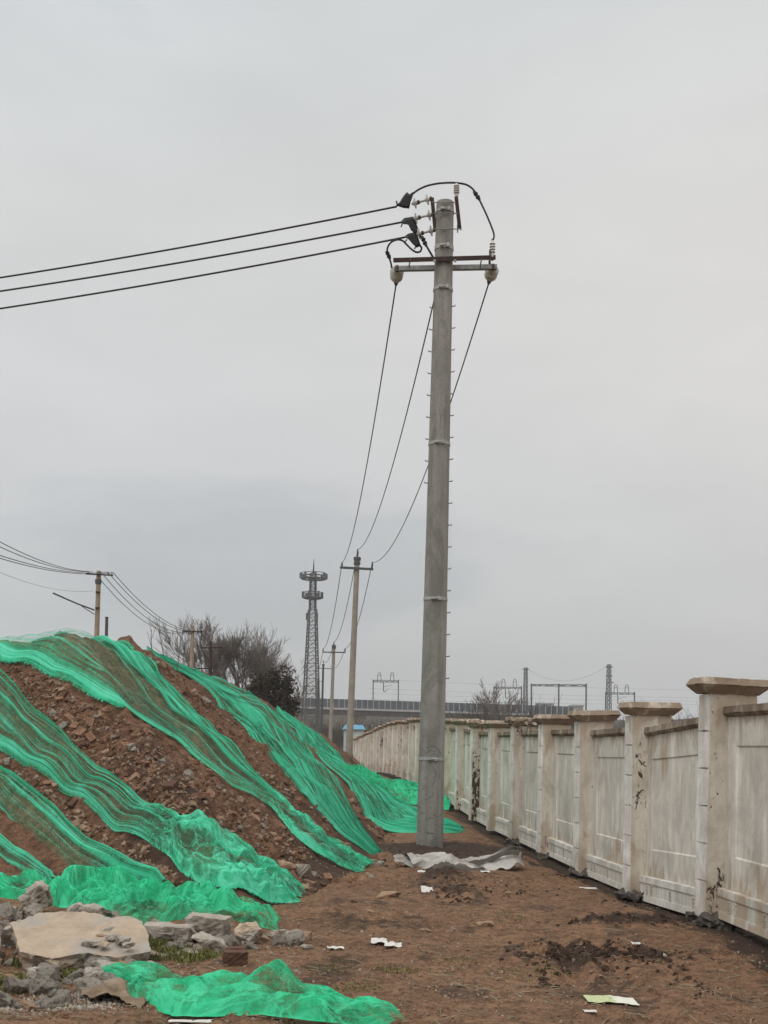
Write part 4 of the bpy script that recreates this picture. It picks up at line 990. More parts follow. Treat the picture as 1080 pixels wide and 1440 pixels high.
# post insulators
def post_ins(pb, pt, dy, parent=pole, nsh=4, R=.05):
    a = W(*pb, dy); b = W(*pt, dy); L = (b-a).length; prof = [(0, .03), (L*.16, .034), (L*.2, .03)]
    for k in range(nsh):
        t = L*(.26+.66*k/nsh); s = L*.66/nsh
        prof += [(t, .028), (t+s*.25, R), (t+s*.5, R*.92), (t+s*.75, .03)]
    prof += [(L*.95, .026), (L, .022)]
    m = MB(); m.lathe(a, b-a, prof, 18); o = B(m, 'post_insulator', 'ceramic', parent, smooth=True, auto=50)
    m = MB(); m.lathe(a-(b-a).normalized()*.05, b-a, [(0, .02), (.055, .024)], 10); m.lathe(b, b-a, [(-.01, .022), (.02, .02)], 10); B(m, 'insulator_pin', 'darkpin', o)
    return o
post_ins((642, 277), (642, 258), -.02)
post_ins((692.5, 362), (692.5, 338.5), -.17)
m = MB(); m.tube([W(688.5, 352, -.2), W(689.5, 372, -.2)], .012, 6); B(m, 'hanging_bolt', 'darkpin')
# suspension style disc strings
def disc_string(a, b, name='strain_insulator', R=.088, nd=2, mat='ceramic'):
    a = Vector(a); b = Vector(b); L = (b-a).length; d = (b-a)/L
    m = MB(); m.tube([a, b], .014, 8); pin = MB()
    root = None
    m = MB(); pr = [(0, .012)]
    for k in range(nd):
        t = L*(.18+.62*k/max(nd-1, 1)); pr += [(t+q, w_) for q, w_ in [(-.05, .02), (-.03, .034), (.0, .036), (.006, R), (.018, R*.98), (.022, .04), (.05, .028), (.055, .018)]]
    m.lathe(a, d, pr+[(L, .012)], 20)
    root = B(m, name, mat, smooth=True, auto=45)
    pin.tube([a, b], .016, 8)
    for k in range(nd):
        t = L*(.18+.62*k/max(nd-1, 1)); pin.lathe(a+d*t, d, [(-.075, .024), (-.045, .038), (-.02, .03)], 12)
    B(pin, 'insulator_pin', 'darkpin', root, smooth=True, auto=40)
    return root
disc_string(W(607, 279), W(579, 287, .1)); disc_string(W(610, 301), W(580, 308, .1)); disc_string(W(612, 323), W(585, 330, .1))
def shed_big(px, py):
    a = W(px, py, .24); d = Vector((-.02, 1, -.03)).normalized()
    m = MB(); m.lathe(a, d, [(.02, .03), (.05, .06), (.10, .075), (.13, .118), (.155, .118), (.17, .07), (.24, .07), (.28, .112), (.305, .112), (.32, .06), (.42, .05)], 24)
    o = B(m, 'strain_insulator', 'ceramic', smooth=True, auto=45)
    m = MB(); m.tube([a-d*.06, a+d*.12], .028, 10); m.lathe(a-d*.04, d, [(0, .05), (.06, .05)], 10); m.tube([a+d*.4, a+d*.52, a+d*.66], [.05, .045, .022], 10)
    B(m, 'end_fitting', 'darkpin', o); return a+d*.64
E1 = shed_big(558.5, 378); E3 = shed_big(693, 376)
# black wire clamp covers
def cover(poly, dy, th):
    m = MB(); n_ = len(poly); c = [sum(p[0] for p in poly)/n_, sum(p[1] for p in poly)/n_]
    lay = []
    for dd_, k in ((-th, .72), (-th*.6, 1), (th*.6, 1), (th, .72)):
        lay.append([W(c[0]+(x-c[0])*k, c[1]+(y-c[1])*k, dy+dd_) for x, y in poly])
    vs = [p for l in lay for p in l]; fs = []
    for i in range(3):
        for j in range(n_): fs.append((i*n_+j, i*n_+(j+1) % n_, (i+1)*n_+(j+1) % n_, (i+1)*n_+j))
    fs.append(tuple(range(n_-1, -1, -1))); fs.append(tuple(3*n_+j for j in range(n_)))
    m.add(vs, fs); return B(m, 'clamp_cover', 'black')
cover([(556.5, 289), (562, 284), (567, 276), (572, 270), (576, 273), (581, 269.5), (580.5, 276), (577.5, 284), (575.5, 293.5), (567, 292.5)], .12, .06)
cover([(563, 312), (568.5, 306.5), (581, 304.5), (583.5, 309), (588.5, 322), (590, 328), (585, 330), (578, 324), (574, 316), (567, 315)], .12, .06)
cover([(568, 333), (574, 328.5), (585, 326), (588.5, 335), (592, 345.5), (586, 348.5), (580, 343), (575, 337)], .12, .06)
for (x0, y0_, x1, y1_) in ((559, 290, 557.5, 282.5), (566, 314, 564, 319), (572, 337, 569, 341), (585, 346, 583, 350)):
    m = MB(); m.tube([W(x0, y0_, .1), W(x1, y1_, .08)], .012, 6); B(m, 'cover_tail', 'black')

# ------------------------------------------------------------------ cables
def smooth_path(pts, sub=8):
    pts = [Vector(p) for p in pts]; out = []
    for i in range(len(pts)-1):
        p0 = pts[max(i-1, 0)]; p1 = pts[i]; p2 = pts[i+1]; p3 = pts[min(i+2, len(pts)-1)]
        for k in range(sub):
            t = k/sub; out.append(.5*((2*p1)+(p2-p0)*t+(2*p0-5*p1+4*p2-p3)*t*t+(3*p1-p0-3*p2+p3)*t**3))
    return out+[pts[-1]]
def cable(pts, r, label, group, n=6, name='power_cable', extra=None):
    m = MB(); m.tube(pts, r, n); o = m.build(name, M['cable'], None, loc=pts[0], smooth=True); tag(o, label, 'cable', group)
    return o
def clamp_on(o, a, b, r=.032):
    m = MB(); a = Vector(a); b = Vector(b); d = (b-a)
    m.tube([a, a+d*.25, a+d*.3, a+d*.5, a+d*.7, a+d*.75, b], [r*.8, r, r*1.3, r*.8, r*1.3, r, r*.7], 8)
    m.v = [tuple(Vector(p)-o.location) for p in m.v]; m.build('joint_clamp', M['black'], o)
GJ = 'jumper leads at the pole head'
j1 = [W(580, 273, .1), W(588, 267, .08), W(600, 261.5, .05), W(615, 258.2, .02), W(630, 257, 0), W(643, 257.3, -.02), W(655, 259.5, -.03), W(664, 265, -.05), W(671, 275, -.07), W(680, 293, -.1), W(688, 311, -.13), W(694, 327, -.16), W(694.5, 334, -.17), W(692, 340, -.17)]
o = cable(smooth_path(j1), .016, 'black jumper cable arching over the top of the pole down to the right crossarm insulator', GJ); clamp_on(o, W(666.5, 269, -.05), W(674.5, 281, -.08))
o = cable(smooth_path([W(586, 325, .1), W(592, 333, .05), W(598, 343, .0), W(605, 355, -.02), W(611.5, 366, .05)]), .017, 'black jumper lead running from the middle clamp to the shaft', GJ); clamp_on(o, W(593.5, 333, .04), W(599.5, 346, 0))
j3 = [W(587, 342, .1), W(592.5, 348, .1), W(591, 353.5, .1), W(585, 354.5, .1), W(578, 350, .1), W(571, 343, .1), W(566, 338.5, .1), W(559, 337, .1), W(551, 340, .1), W(546, 346, .12), W(544.5, 353, .15), W(547, 361, .2), W(550, 371, .3), W(551, 379, .5), W(554, 394, .85)]
o = cable(smooth_path(j3), .017, 'black jumper lead looping from the lowest clamp to the left disc insulator', GJ); clamp_on(o, W(543.5, 353, .15), W(548.5, 364, .22))
o = cable(smooth_path([W(692, 340, -.17), W(690, 350, -.1), W(688, 368, .3), W(688, 385, .7), E3+Vector((0, -.05, .02))]), .014, 'thin jumper lead from the right post insulator down to the right disc insulator', GJ)
# three lines leaving to the left
GL = 'lines leaving the pole to the left'
for (sx, sy, ey, nm) in ((558, 290.5, 390.5, 'top'), (565, 312.5, 409.5, 'middle'), (570, 333.5, 434, 'lowest')):
    a = P(sx, sy, Yb+.12); b0 = P(0, ey, 21.6); d = b0-a; end = a+d*2.8
    pts = []
    for k in range(41):
        t = k/40; s = t*2.8; p = a+d*s; sag = .55*(s*(s-2.8)); base_sag = .55*(1*(1-2.8))
        p.z += (sag-base_sag*s)*.30; pts.append(p)
    cable(pts, .016, 'black overhead line leaving the pole head to the left, %s of the three' % nm, GL)
# spans towards the second pole
def span(a, b, sag, r, label, group, n=30, nn=5):
    a = Vector(a); b = Vector(b); pts = []
    for k in range(n+1):
        t = k/n; p = a.lerp(b, t); p.z -= 4*sag*t*(1-t); pts.append(p)
    return cable(pts, r, label, group, nn)
Y2, Y3, Y4, Y5 = 55.8, 87, 112, 150
GS = 'lines along the row of poles'
T2 = {'l': P(481, 791, Y2), 'c': P(503, 773, Y2), 'r': P(523.5, 791, Y2)}
T3 = {'l': P(454.5, 912, Y3), 'c': P(469.5, 903, Y3), 'r': P(485, 912, Y3)}
T4 = {'l': P(445.5, 937, Y4), 'c': P(454.5, 929, Y4), 'r': P(465, 937, Y4)}
span(E1, T2['l'], 1.05, .013, 'left span of black line from the near pole to the second pole', GS)
span(W(622, 372, .3), T2['c'], 1.1, .013, 'middle span of black line passing behind the near pole to the second pole', GS)
span(E3, T2['r'], 1.25, .013, 'right span of black line from the near pole to the second pole', GS)
for k, nm in (('l', 'left'), ('c', 'middle'), ('r', 'right')):
    span(T2[k], T3[k], 1.0, .017, '%s span of line between the second and third poles' % nm, GS)
    span(T3[k], T4[k], .7, .018, '%s span of line between the third and fourth poles' % nm, GS)

# ------------------------------------------------------------------ other poles
def far_pole(tp, bt, Y, wtop, wbot, arms, label, mat='pole_far', rings=(), ins=(), armmat='farsteel', under=(), group='line poles'):
    a = P(*bt, Y); b = P(*tp, Y); a.z = min(a.z, hz(a.x, Y)-.1) if a.z > hz(a.x, Y)-.1 else a.z
    k = a.copy(); root = empty('power_pole', k, label, 'power pole', group); s = Y/F
    def bl(m, name, mt, par=root, **kw): m.v = [tuple(Vector(p)-k) for p in m.v]; return m.build(name, M[mt], par, **kw)
    m = MB(); m.tube([a, a.lerp(b, .5), b], [wbot*s/2, (wtop+wbot)*s/4, wtop*s/2], 14); bl(m, 'shaft', mat, smooth=True, auto=40)
    for (x0, y0, x1, y1, th) in arms:
        m = MB(); m.bar(P(x0, y0, Y-wtop*s/2-.05), P(x1, y1, Y-wtop*s/2-.05), .07, th*s); bl(m, 'crossarm', armmat)
    for y, w in rings:
        t = (bt[1]-y)/(bt[1]-tp[1]); c = P(*bt, Y).lerp(b, t); m = MB(); m.lathe(c-Vector((0, 0, .07)), (0, 0, 1), [(0, w*s/2), (.14, w*s/2)], 14); bl(m, 'clamp_band', 'farsteel')
    for (x, y0, y1, w) in ins:
        p0 = P(x, y0, Y); p1 = P(x, y1, Y); L = (p1-p0).length; r = w*s/2
        m = MB(); m.lathe(p0, p1-p0, [(0, r*.5), (L*.3, r*.6), (L*.35, r), (L*.5, r*.7), (L*.6, r), (L*.75, r*.6), (L, r*.4)], 10); bl(m, 'post_insulator', 'farsteel')
    return root
far_pole((502.5, 783), (489.5, 1083), Y2, 7, 10.5, [(478, 798, 525, 800.5, 3.2)], 'second concrete pole of the line, slender behind the heap, with one crossarm', rings=((786, 10.5), (792, 9.5)),
         ins=((481, 798, 790, 3.2), (523.5, 799, 790, 3.2), (503, 783, 772, 3.4)))
far_pole((469.5, 910), (463.5, 1045), Y3, 4.4, 5.6, [(454, 917, 486, 917.5, 1.6)], 'third concrete pole of the line, in front of the distant viaduct', rings=((908.5, 6), (911, 6)),
         ins=((454.3, 917, 911.5, 2), (485.3, 917, 911.5, 2), (469.6, 909, 902, 2)))
far_pole((454.7, 934), (451.5, 1020), Y4, 2.8, 3.4, [(445, 939.5, 466, 940.5, 1.0)], 'fourth pole of the line, small beside the lattice tower', rings=((935, 4),), ins=((454.7, 934, 928, 1.4),), mat='farsteel')
far_pole((447.5, 955), (446, 1012), Y5, 2.6, 3.0, [(443, 958, 452, 958.4, .8)], 'fifth and most distant pole of the line, against the viaduct', mat='farsteel')
# left pole with street lamp arm
Yl = 52
lp = far_pole((139, 803), (133.5, 905), Yl, 6.4, 8.2, [(121, 807, 159, 809, 1.8), (134.5, 832.5, 141, 833, 2), (134, 855, 140, 855, 1.8)], 'tan concrete pole behind the crest of the heap with crossarm and lamp arm', 'pole_tan', armmat='rust',
              ins=((124.5, 807, 803.5, 2), (152, 808, 804, 2.2), (157.5, 808, 804.5, 2)), rings=((817, 9), (819, 8.5)))
m = MB(); kb = Vector(lp.location)
m.tube([P(133, 858, Yl-.1), P(110, 849.5, Yl-.3), P(88, 840, Yl-.5)], .035, 6); m.tube([P(133, 864, Yl-.1), P(120, 856, Yl-.2), P(112, 850, Yl-.3)], .02, 5)
m.v = [tuple(Vector(p)-kb) for p in m.v]; arm = m.build('lamp_arm', M['farsteel'], lp)
m = MB(); m.bar(P(90, 840.8, Yl-.5), P(74.5, 834, Yl-.6), .16, .06); m.v = [tuple(Vector(p)-kb) for p in m.v]; m.build('lamp_head', M['farsteel'], arm)
m = MB(); m.tube([P(149.3, 905, 45), P(150.2, 868.5, 45)], [.062, .058], 12); m.tube([P(150.2, 868.5, 45), P(150.2, 867.6, 45)], [.068, .068], 12)
tag(m.build('steel_post', M['farsteel'], None, loc=P(149.3, 905, 45)), 'short grey steel post sticking up behind the crest beside the tan pole', 'post')
far_pole((271, 880), (267, 975), 80, 5.4, 6.6, [(256, 887.5, 285, 888.5, 2.2)], 'tan pole standing among the bare branches with drooping insulators', 'pole_tan', armmat='rust', ins=((257, 889, 893, 2), (265, 889, 892.5, 1.6), (277.5, 889, 893, 1.8), (284, 889, 894, 2.4)))
far_pole((297, 902), (295, 985), 92, 4.4, 5, [(282, 911, 313, 911, 1.8), (270.5, 940, 304, 940, 1.6)], 'dark pole with two crossarms among the bare branches', 'rust', armmat='rust')
GLW = 'lines to the tan pole behind the heap'
for k, (y0, xa, ya) in enumerate(((762, 124, 803.5), (769, 130, 804), (781, 152, 804.5), (785, 157.5, 805))):
    span(P(0, y0, 34)+(P(0, y0, 34)-P(xa, ya, Yl))*1.2+Vector((0, 0, (.9+.05*k)*2.18)), P(xa, ya, Yl), .9+.05*k, .013, 'thin line coming from the left to the tan pole, number of four %s' % ('highest at the frame edge', 'second at the frame edge', 'third at the frame edge', 'lowest at the frame edge')[k] if False else
         'thin line from the left to the tan pole, %s of the four' % ('highest', 'second highest', 'second lowest', 'lowest')[k], GLW)
for k, (xa, ya, xb, yb) in enumerate(((159, 805, 283, 888), (153, 806, 276, 888), (145, 808, 264, 889), (141, 815, 258, 890))):
    span(P(xa, ya, Yl), P(xb, yb, 80), .75, .016, 'thin line from tan pole to the pole in the branches, %s of four' % ('highest', 'second highest', 'second lowest', 'lowest')[k], 'lines between the tan poles')
span(P(-60, 775, 36), P(131, 831, Yl), .4, .006, 'very thin faint wire running from the left to the middle of the tan pole', GLW)

# ------------------------------------------------------------------ lattice structures
def lattice(mb, base_c, top_c, w0, w1, n, r, turn=0.3, arm=None):
    base_c = Vector(base_c); top_c = Vector(top_c); prev = None
    for k in range(n+1):
        t = k/n; t = 1-(1-t)**1.0; c = base_c.lerp(top_c, t); w = (w0+(w1-w0)*t)/2
        q = [c+Vector((math.cos(turn+a*math.pi/2+.785)*w*1.414, math.sin(turn+a*math.pi/2+.785)*w*1.414, 0)) for a in range(4)]
        for a in range(4): mb.bar(q[a], q[(a+1) % 4], r*.7)
        if prev:
            for a in range(4):
                mb.bar(prev[a], q[a], r*1.6); mb.bar(prev[a], q[(a+1) % 4], r*.7); mb.bar(prev[(a+1) % 4], q[a], r*.7)
        prev = q
YT = 250; s = YT/F
tb = P(436.5, 1040, YT); tt = P(440.5, 806, YT)
tw = empty('cell_tower', tb, 'tall grey lattice phone mast with two round antenna platforms', 'lattice tower')
def TB(m, name, mat='farsteel', par=tw): m.v = [tuple(Vector(p)-tb) for p in m.v]; return m.build(name, M[mat], par)
m = MB(); lattice(m, tb, tb.lerp(tt, .78), 27*s*.86, 10*s, 17, .135); TB(m, 'lattice_body')
m = MB(); lattice(m, tb.lerp(tt, .78), tt, 8*s, 7*s, 8, .12); TB(m, 'lattice_neck')
m = MB(); m.tube([tt, P(441, 800, YT), P(441.5, 786, YT)], [.25, .18, .05], 6); TB(m, 'spire')
def platform(px, py, wpx, nant, hp):
    c = P(px, py, YT); R = wpx*s/2; m = MB()
    for zz in (-.3, .35, .9):
        m.tube([c+Vector((math.cos(a)*R*.95, math.sin(a)*R*.95, zz)) for a in np.linspace(0, 6.2832, 25)], .07 if zz > -.2 else .16, 5)
    for a in range(8): m.bar(c+Vector((0, 0, -.3)), c+Vector((math.cos(a*.785)*R*.95, math.sin(a*.785)*R*.95, -.3)), .12)
    for k in range(16):
        a = k*math.pi/8; m.bar(c+Vector((math.cos(a)*R*.95, math.sin(a)*R*.95, -.3)), c+Vector((math.cos(a)*R*.95, math.sin(a)*R*.95, .9)), .06)
    o = TB(m, 'platform')
    for k in range(nant):
        a = math.pi*(.06+k*2/nant); q = c+Vector((math.cos(a)*R*1.02, math.sin(a)*R*1.02, 0)); m = MB(); m.box(q+Vector((0, 0, hp*s*.25)), (.22, .14, hp*s/2)); m.bar(c+Vector((math.cos(a)*R*.7, math.sin(a)*R*.7, 0)), q, .1)
        TB(m, 'antenna', par=o)
platform(441, 812, 36, 8, 8); platform(439.5, 839, 27, 6, 9)
for (px, py) in ((431.5, 867), (446, 868), (445.5, 897)):
    m = MB(); m.box(P(px, py, YT-1), (.2, .15, 5*s)); TB(m, 'antenna')
def pylon(px, y0, y1, Y, w0, w1, arms, label, group='distant steel masts'):
    a = P(px, y1, Y); b = P(px+1, y0, Y); root = empty('steel_mast', a, label, 'lattice mast', group); s = Y/F
    m = MB(); lattice(m, a, b, w0*s, w1*s, 12, .085*Y/300); m.v = [tuple(Vector(p)-a) for p in m.v]; m.build('lattice_body', M['farsteel'], root)
    for (x0, x1, y) in arms:
        m = MB(); m.bar(P(x0, y, Y), P(x1, y, Y), .3, .25); m.v = [tuple(Vector(p)-a) for p in m.v]; m.build('crossarm', M['farsteel'], root)
    return b
pb1 = pylon(738.5, 939, 1010, 420, 5.5, 3.5, [(734, 744, 941)], 'slender distant lattice mast left of the double portal frame')
pb2 = pylon(855.5, 934.5, 1010, 380, 6.5, 4, [(851.5, 862, 938), (852, 861, 950.5), (853, 863, 960)], 'taller distant lattice mast with three arms above the wall')

# ------------------------------------------------------------------ viaduct with railway portals
YV = 300
vl, vr = P(330, 1000, YV), P(815, 1012, YV+20)
vroot = empty('rail_viaduct', P(570, 1040, YV), 'long grey railway viaduct with dark noise barrier crossing the background', 'viaduct')
kv = Vector(vroot.location)
def VB(m, name, mat, par=vroot): m.v = [tuple(Vector(p)-kv) for p in m.v]; return m.build(name, M[mat], par)
def VP(px, py): 
    Y = YV+ (px-330)/485*20; return P(px, py, Y)
def vy(px): return 979.8+(px-410)*(993-979.8)/395     # barrier top
m = MB(); m.bar(VP(330, vy(330)+7.5), VP(806, vy(806)+6.5), .2, 2.3); VB(m, 'noise_barrier', 'barrier')
m = MB()
for k in range(60):
    px = 332+8.05*k
    if px > 806: break
    a = VP(px, vy(px)+1.0); b = VP(px, vy(px)+13.5); a.y -= .6; b.y -= .6; m.bar(a, b, .24, .12)
VB(m, 'barrier_posts', 'barpost')
m = MB(); a, b = VP(330, vy(330)+15.2), VP(806, vy(806)+14); m.bar(a+Vector((0, -.5, 0)), b+Vector((0, -.5, 0)), 2.2, .5); VB(m, 'deck_edge', 'viaduct')
m = MB(); a, b = VP(330, vy(330)+20), VP(806, vy(806)+18.5); m.bar(a+Vector((0, 2.5, 0)), b+Vector((0, 2.5, 0)), 5, 1.3); VB(m, 'girder', 'girder')
for px in (420, 505, 590, 670, 752):
    m = MB(); a = VP(px, vy(px)+23); b = VP(px, 1068); a.y += 3; b.y += 3; b.z = -1.5; m.bar(a, b, 1.6, 2.2); m.bar(a+Vector((-1.8, 0, -.4)), a+Vector((1.8, 0, -.4)), 2, .8); VB(m, 'pier', 'viaduct')
def portal(x0, x1, yt, yb, label, mid=None, loops=(), arm=True, Y=YV+8, th=.28):
    a = P((x0+x1)/2, yb, Y); root = empty('catenary_portal', a, label, 'catenary portal', 'railway portal frames on the viaduct')
    def b_(m, n, mt='farsteel', par=root): m.v = [tuple(Vector(p)-a) for p in m.v]; return m.build(n, M[mt], par)
    for x in [x0, x1]+([mid] if mid else []):
        m = MB(); m.bar(P(x, yb, Y), P(x+.3, yt-1, Y), th); b_(m, 'mast')
    m = MB(); m.bar(P(x0, yt, Y), P(x1, yt+.6, Y), th, th*.5); m.bar(P(x0, yt+2, Y), P(x1, yt+2.6, Y), th*.7, th*.5)
    n = 9
    for k in range(n):
        q0 = x0+(x1-x0)*k/n; q1 = x0+(x1-x0)*(k+1)/n; m.bar(P(q0, yt+(2 if k % 2 else 0), Y), P(q1, yt+(0 if k % 2 else 2), Y), th*.5)
    b_(m, 'beam')
    for x in loops:
        m = MB(); m.tube([P(x-2.6, yt, Y), P(x-2, yt-9, Y), P(x-1, yt-11, Y), P(x+1, yt-11, Y), P(x+2, yt-9, Y), P(x+2.6, yt, Y)], .09, 5); m.bar(P(x-2.2, yt-7, Y), P(x+2.2, yt-7, Y), .1); b_(m, 'wire_bracket')
    if arm:
        x = (x0+x1)/2-3; m = MB(); m.tube([P(x, yt+2, Y), P(x, yt+15, Y), P(x+3, yt+16, Y)], .13, 5); m.bar(P(x, yt+9, Y), P(x+12, yt+6, Y), .08); m.bar(P(x+2, yt+15, Y), P(x+8, yt+11, Y), .08); b_(m, 'drop_arm')
portal(524.5, 560, 957, 992, 'steel catenary portal on the viaduct left of the near pole', loops=(533.5, 551.5))
portal(694.5, 733, 966, 998, 'steel catenary portal on the viaduct behind the small bare tree', loops=(708, 724))
portal(747, 824, 962.5, 1006, 'double catenary portal with three dark masts', mid=785.5, arm=False, th=.36)
portal(851.5, 892, 974, 1012, 'steel catenary portal at the tallest distant mast, right of the double portal', loops=(866, 881.5))
for k, (ya, yb) in enumerate(((955, 990), (968, 1000), (975, 1004), (983, 1008))):
    span(P(520, ya+8*0, YV+8), P(1100, yb-18, YV+40), .6, .022, 'faint railway wire over the viaduct, %s of the four' % ('highest', 'second highest', 'second lowest', 'lowest')[k], 'railway wires', 20, 4)
span(pb1, pb2, 5, .03, 'thin conductor between the two distant lattice masts', 'mast conductors', 24, 4)

# ------------------------------------------------------------------ hut, far buildings
Yh = 105
h0 = P(483, 1046, Yh); w = P(511, 1046, Yh)-h0
hut = empty('hut', h0, 'small pale hut with a blue roof behind the far end of the wall', 'hut')
m = MB(); m.box((w.x/2, 1.5, .2), (w.x/2, 1.5, 1.1)); m.build('wall', M['hutwall'], hut)
m = MB(); m.add([(-.15, -.2, 1.31), (w.x+.15, -.2, 1.31), (w.x+.15, 3.2, 1.31), (-.15, 3.2, 1.31), (.1, 1.5, 1.75), (w.x-.1, 1.5, 1.75)], [(0, 1, 5, 4), (2, 3, 4, 5), (1, 2, 5), (3, 0, 4), (3, 2, 1, 0)]); m.build('roof', M['hutroof'], hut)
m = MB(); m.box((.55, -.01, .25), (.2, .02, .5)); m.build('door', M['girder'], hut)
def block(px0, px1, y0, y1, Y, mat, label, roofw=.3):
    a = P(px0, y1, Y); b = P(px1, y0, Y); root = empty('far_building', a, label, 'building')
    W_, H_ = b.x-a.x, b.z-a.z
    m = MB(); m.box((W_/2, 4, H_/2), (W_/2, 4, H_/2)); m.build('wall', M[mat], root)
    m = MB(); m.box((W_/2, 4, H_+.25), (W_/2+.3, 4.3, .248)); m.build('roof', M['viaduct'], root)
    for k in range(max(1, int(W_/5))):
        m = MB(); m.box((2+k*5, -.02, H_*.6), (.9, .05, .8)); m.build('window', M['barrier'], root)
block(806, 820, 993.5, 1015, 330, 'farwall', 'small pale distant building at the right end of the viaduct')
block(758, 778, 990.5, 1000, 420, 'farwall', 'low pale building far behind the double portal')

# ------------------------------------------------------------------ trees
def branch(mb, p, d, L, r, depth, rnd, up=.15, spread=.5, minr=.006, nseg=4, kids=(2, 4)):
    pts = [Vector(p)]; rs = [r]; q = Vector(p); dd = Vector(d).normalized()
    for k in range(nseg):
        dd = (dd+Vector((rnd.gauss(0, .07), rnd.gauss(0, .07), rnd.gauss(0, .04)+up*.25))).normalized(); q = q+dd*L/nseg; pts.append(q.copy()); rs.append(max(minr, r*(1-.55*(k+1)/nseg)))
    mb.tube(pts, rs, 5 if r > .06 else 3, cap=False)
    if depth <= 0: return
    for k in range(rnd.randint(*kids)):
        t = rnd.uniform(.35, 1.0); i = min(int(t*nseg), nseg-1); c = pts[i].lerp(pts[i+1], t*nseg-i)
        a = Vector((rnd.gauss(0, 1), rnd.gauss(0, 1), rnd.gauss(0, .5))); a = (a-dd*a.dot(dd)).normalized()
        branch(mb, c, dd+a*spread*rnd.uniform(.6, 1.2), L*rnd.uniform(.5, .78), max(minr, rs[i]*.62), depth-1, rnd, up, spread, minr, nseg, kids)
def bare_tree(px, py, Y, hpx, seed, label, depth=5, stems=5, lean=0, spread=.42, kids=(2, 4), minr=.008, fan=.35, r0=.16, group='bare winter trees'):
    rnd = random.Random(seed); b = P(px, py, Y); H_ = hpx*Y/F
    root = empty('bare_tree', b, label, 'tree', group)
    m = MB(); m.tube([(0, 0, -1), (0, 0, .0), (0, 0, H_*.12), (0, 0, H_*.17)], [r0*1.3, r0*1.15, r0, r0*.75], 8); m.build('trunk', M['bark'], root)
    m = MB()
    for k in range(stems):
        a = 6.283*k/stems+rnd.uniform(-.4, .4); f = fan*rnd.uniform(.4, 1.3)
        branch(m, (0, 0, H_*.10+rnd.uniform(0, .05)*H_), Vector((math.cos(a)*f+lean, math.sin(a)*f*.7, 1)), H_*rnd.uniform(.40, .52), r0*rnd.uniform(.40, .6), depth, rnd, .22, spread, minr, 4, kids)
    m.build('crown', M['bark'], root); return root
bare_tree(293, 985, 98, 104, 11, 'wide bare tree with fanned branches behind the two dark crossarm poles', 4, 11, -.05, .42, (3, 5), .009, 1.15, .14)
bare_tree(338, 1005, 100, 104, 12, 'tall bare tree with upswept branches right of the crossarm poles', 4, 11, .1, .42, (3, 5), .009, 1.15, .14)
bare_tree(256, 985, 98, 62, 13, 'small bare tree at the left end of the branches above the heap', 3, 7, -.1, .36, (3, 5), .009, .6, .09)
bare_tree(372, 1015, 100, 95, 14, 'bare tree with tangled twigs above the dark bush', 4, 6, .1, .42, (3, 4), .009, .6, .09)
bare_tree(318, 995, 102, 108, 31, 'bare tree in the middle of the twiggy mass, behind the two crossarm pole', 4, 10, .05, .44, (3, 4), .008, 1.2, .12)
bare_tree(356, 1008, 103, 92, 32, 'low spreading bare tree behind the left side of the dense bush', 4, 10, .1, .46, (3, 4), .008, 1.3, .11)
bare_tree(410, 1015, 90, 62, 15, 'small bare tree leaning right of the dark bush', 3, 6, .3, .42, (3, 4), .010, .6, .09)
bare_tree(701, 1030, 130, 66, 16, 'small bare tree in front of the catenary portal beyond the wall', 3, 8, 0, .5, (3, 4), .018, .8, .12)
bare_tree(688, 1030, 135, 56, 17, 'low bare tree left of the one before the catenary portal', 3, 6, -.2, .5, (3, 4), .018, .8, .10)
def bush(px, py, Y, wpx, hpx, n, seed, label, mat='leafdark', cat='bush', leaf=.14, group=None, name='dark_bush'):
    rnd = random.Random(seed); b = P(px, py, Y); s = Y/F; R = wpx*s/2; H_ = hpx*s
    root = empty(name, b, label, cat, group)
    m = MB(); m.tube([(0, 0, -1), (0, 0, H_*.3), (.1, 0, H_*.6)], [R*.06, R*.05, R*.03], 6)
    for k in range(10): a = rnd.uniform(0, 6.28); m.tube([(0, 0, H_*.2), (math.cos(a)*R*.6, math.sin(a)*R*.6, H_*rnd.uniform(.5, .9))], [R*.03, .01], 4)
    m.build('trunk', M['bark'], root)
    m = MB(); cl = [(rnd.uniform(-.75, .75), rnd.uniform(-.75, .75), rnd.uniform(.12, .85), rnd.uniform(.16, .34)) for _ in range(46)]
    cl = [c for c in cl if (c[0]**2+c[1]**2)**.5 < 1.05*math.sqrt(max(0.02, 1-(max(c[2]-.3, 0)/.72)**2))]
    for _ in range(n):
        c = rnd.choice(cl); v = Vector((rnd.gauss(0, 1), rnd.gauss(0, 1), rnd.gauss(0, 1))).normalized()*rnd.uniform(.4, 1.15)
        p = Vector(((c[0]+v.x*c[3])*R, (c[1]+v.y*c[3])*R, max(0, (c[2]+v.z*c[3]*.8))*H_)); E = Euler((rnd.uniform(0, 6), rnd.uniform(0, 6), rnd.uniform(0, 6))).to_matrix(); l = leaf*rnd.uniform(.5, 1.3)
        m.add([E @ Vector((-l*.4, 0, 0))+p, E @ Vector((0, -l, 0))+p, E @ Vector((l*.4, 0, 0))+p, E @ Vector((0, l, 0))+p], [(0, 1, 2, 3)])
    m.build('crown', M[mat], root); return root
bush(386, 1030, 66, 78, 90, 5600, 21, 'dense dark brownish bush with rusty leaves behind the right flank of the heap', leaf=.12)
bush(362, 1018, 68, 40, 62, 2500, 22, 'brownish half bare bush left of the dense dark bush', 'scrub', leaf=.10)
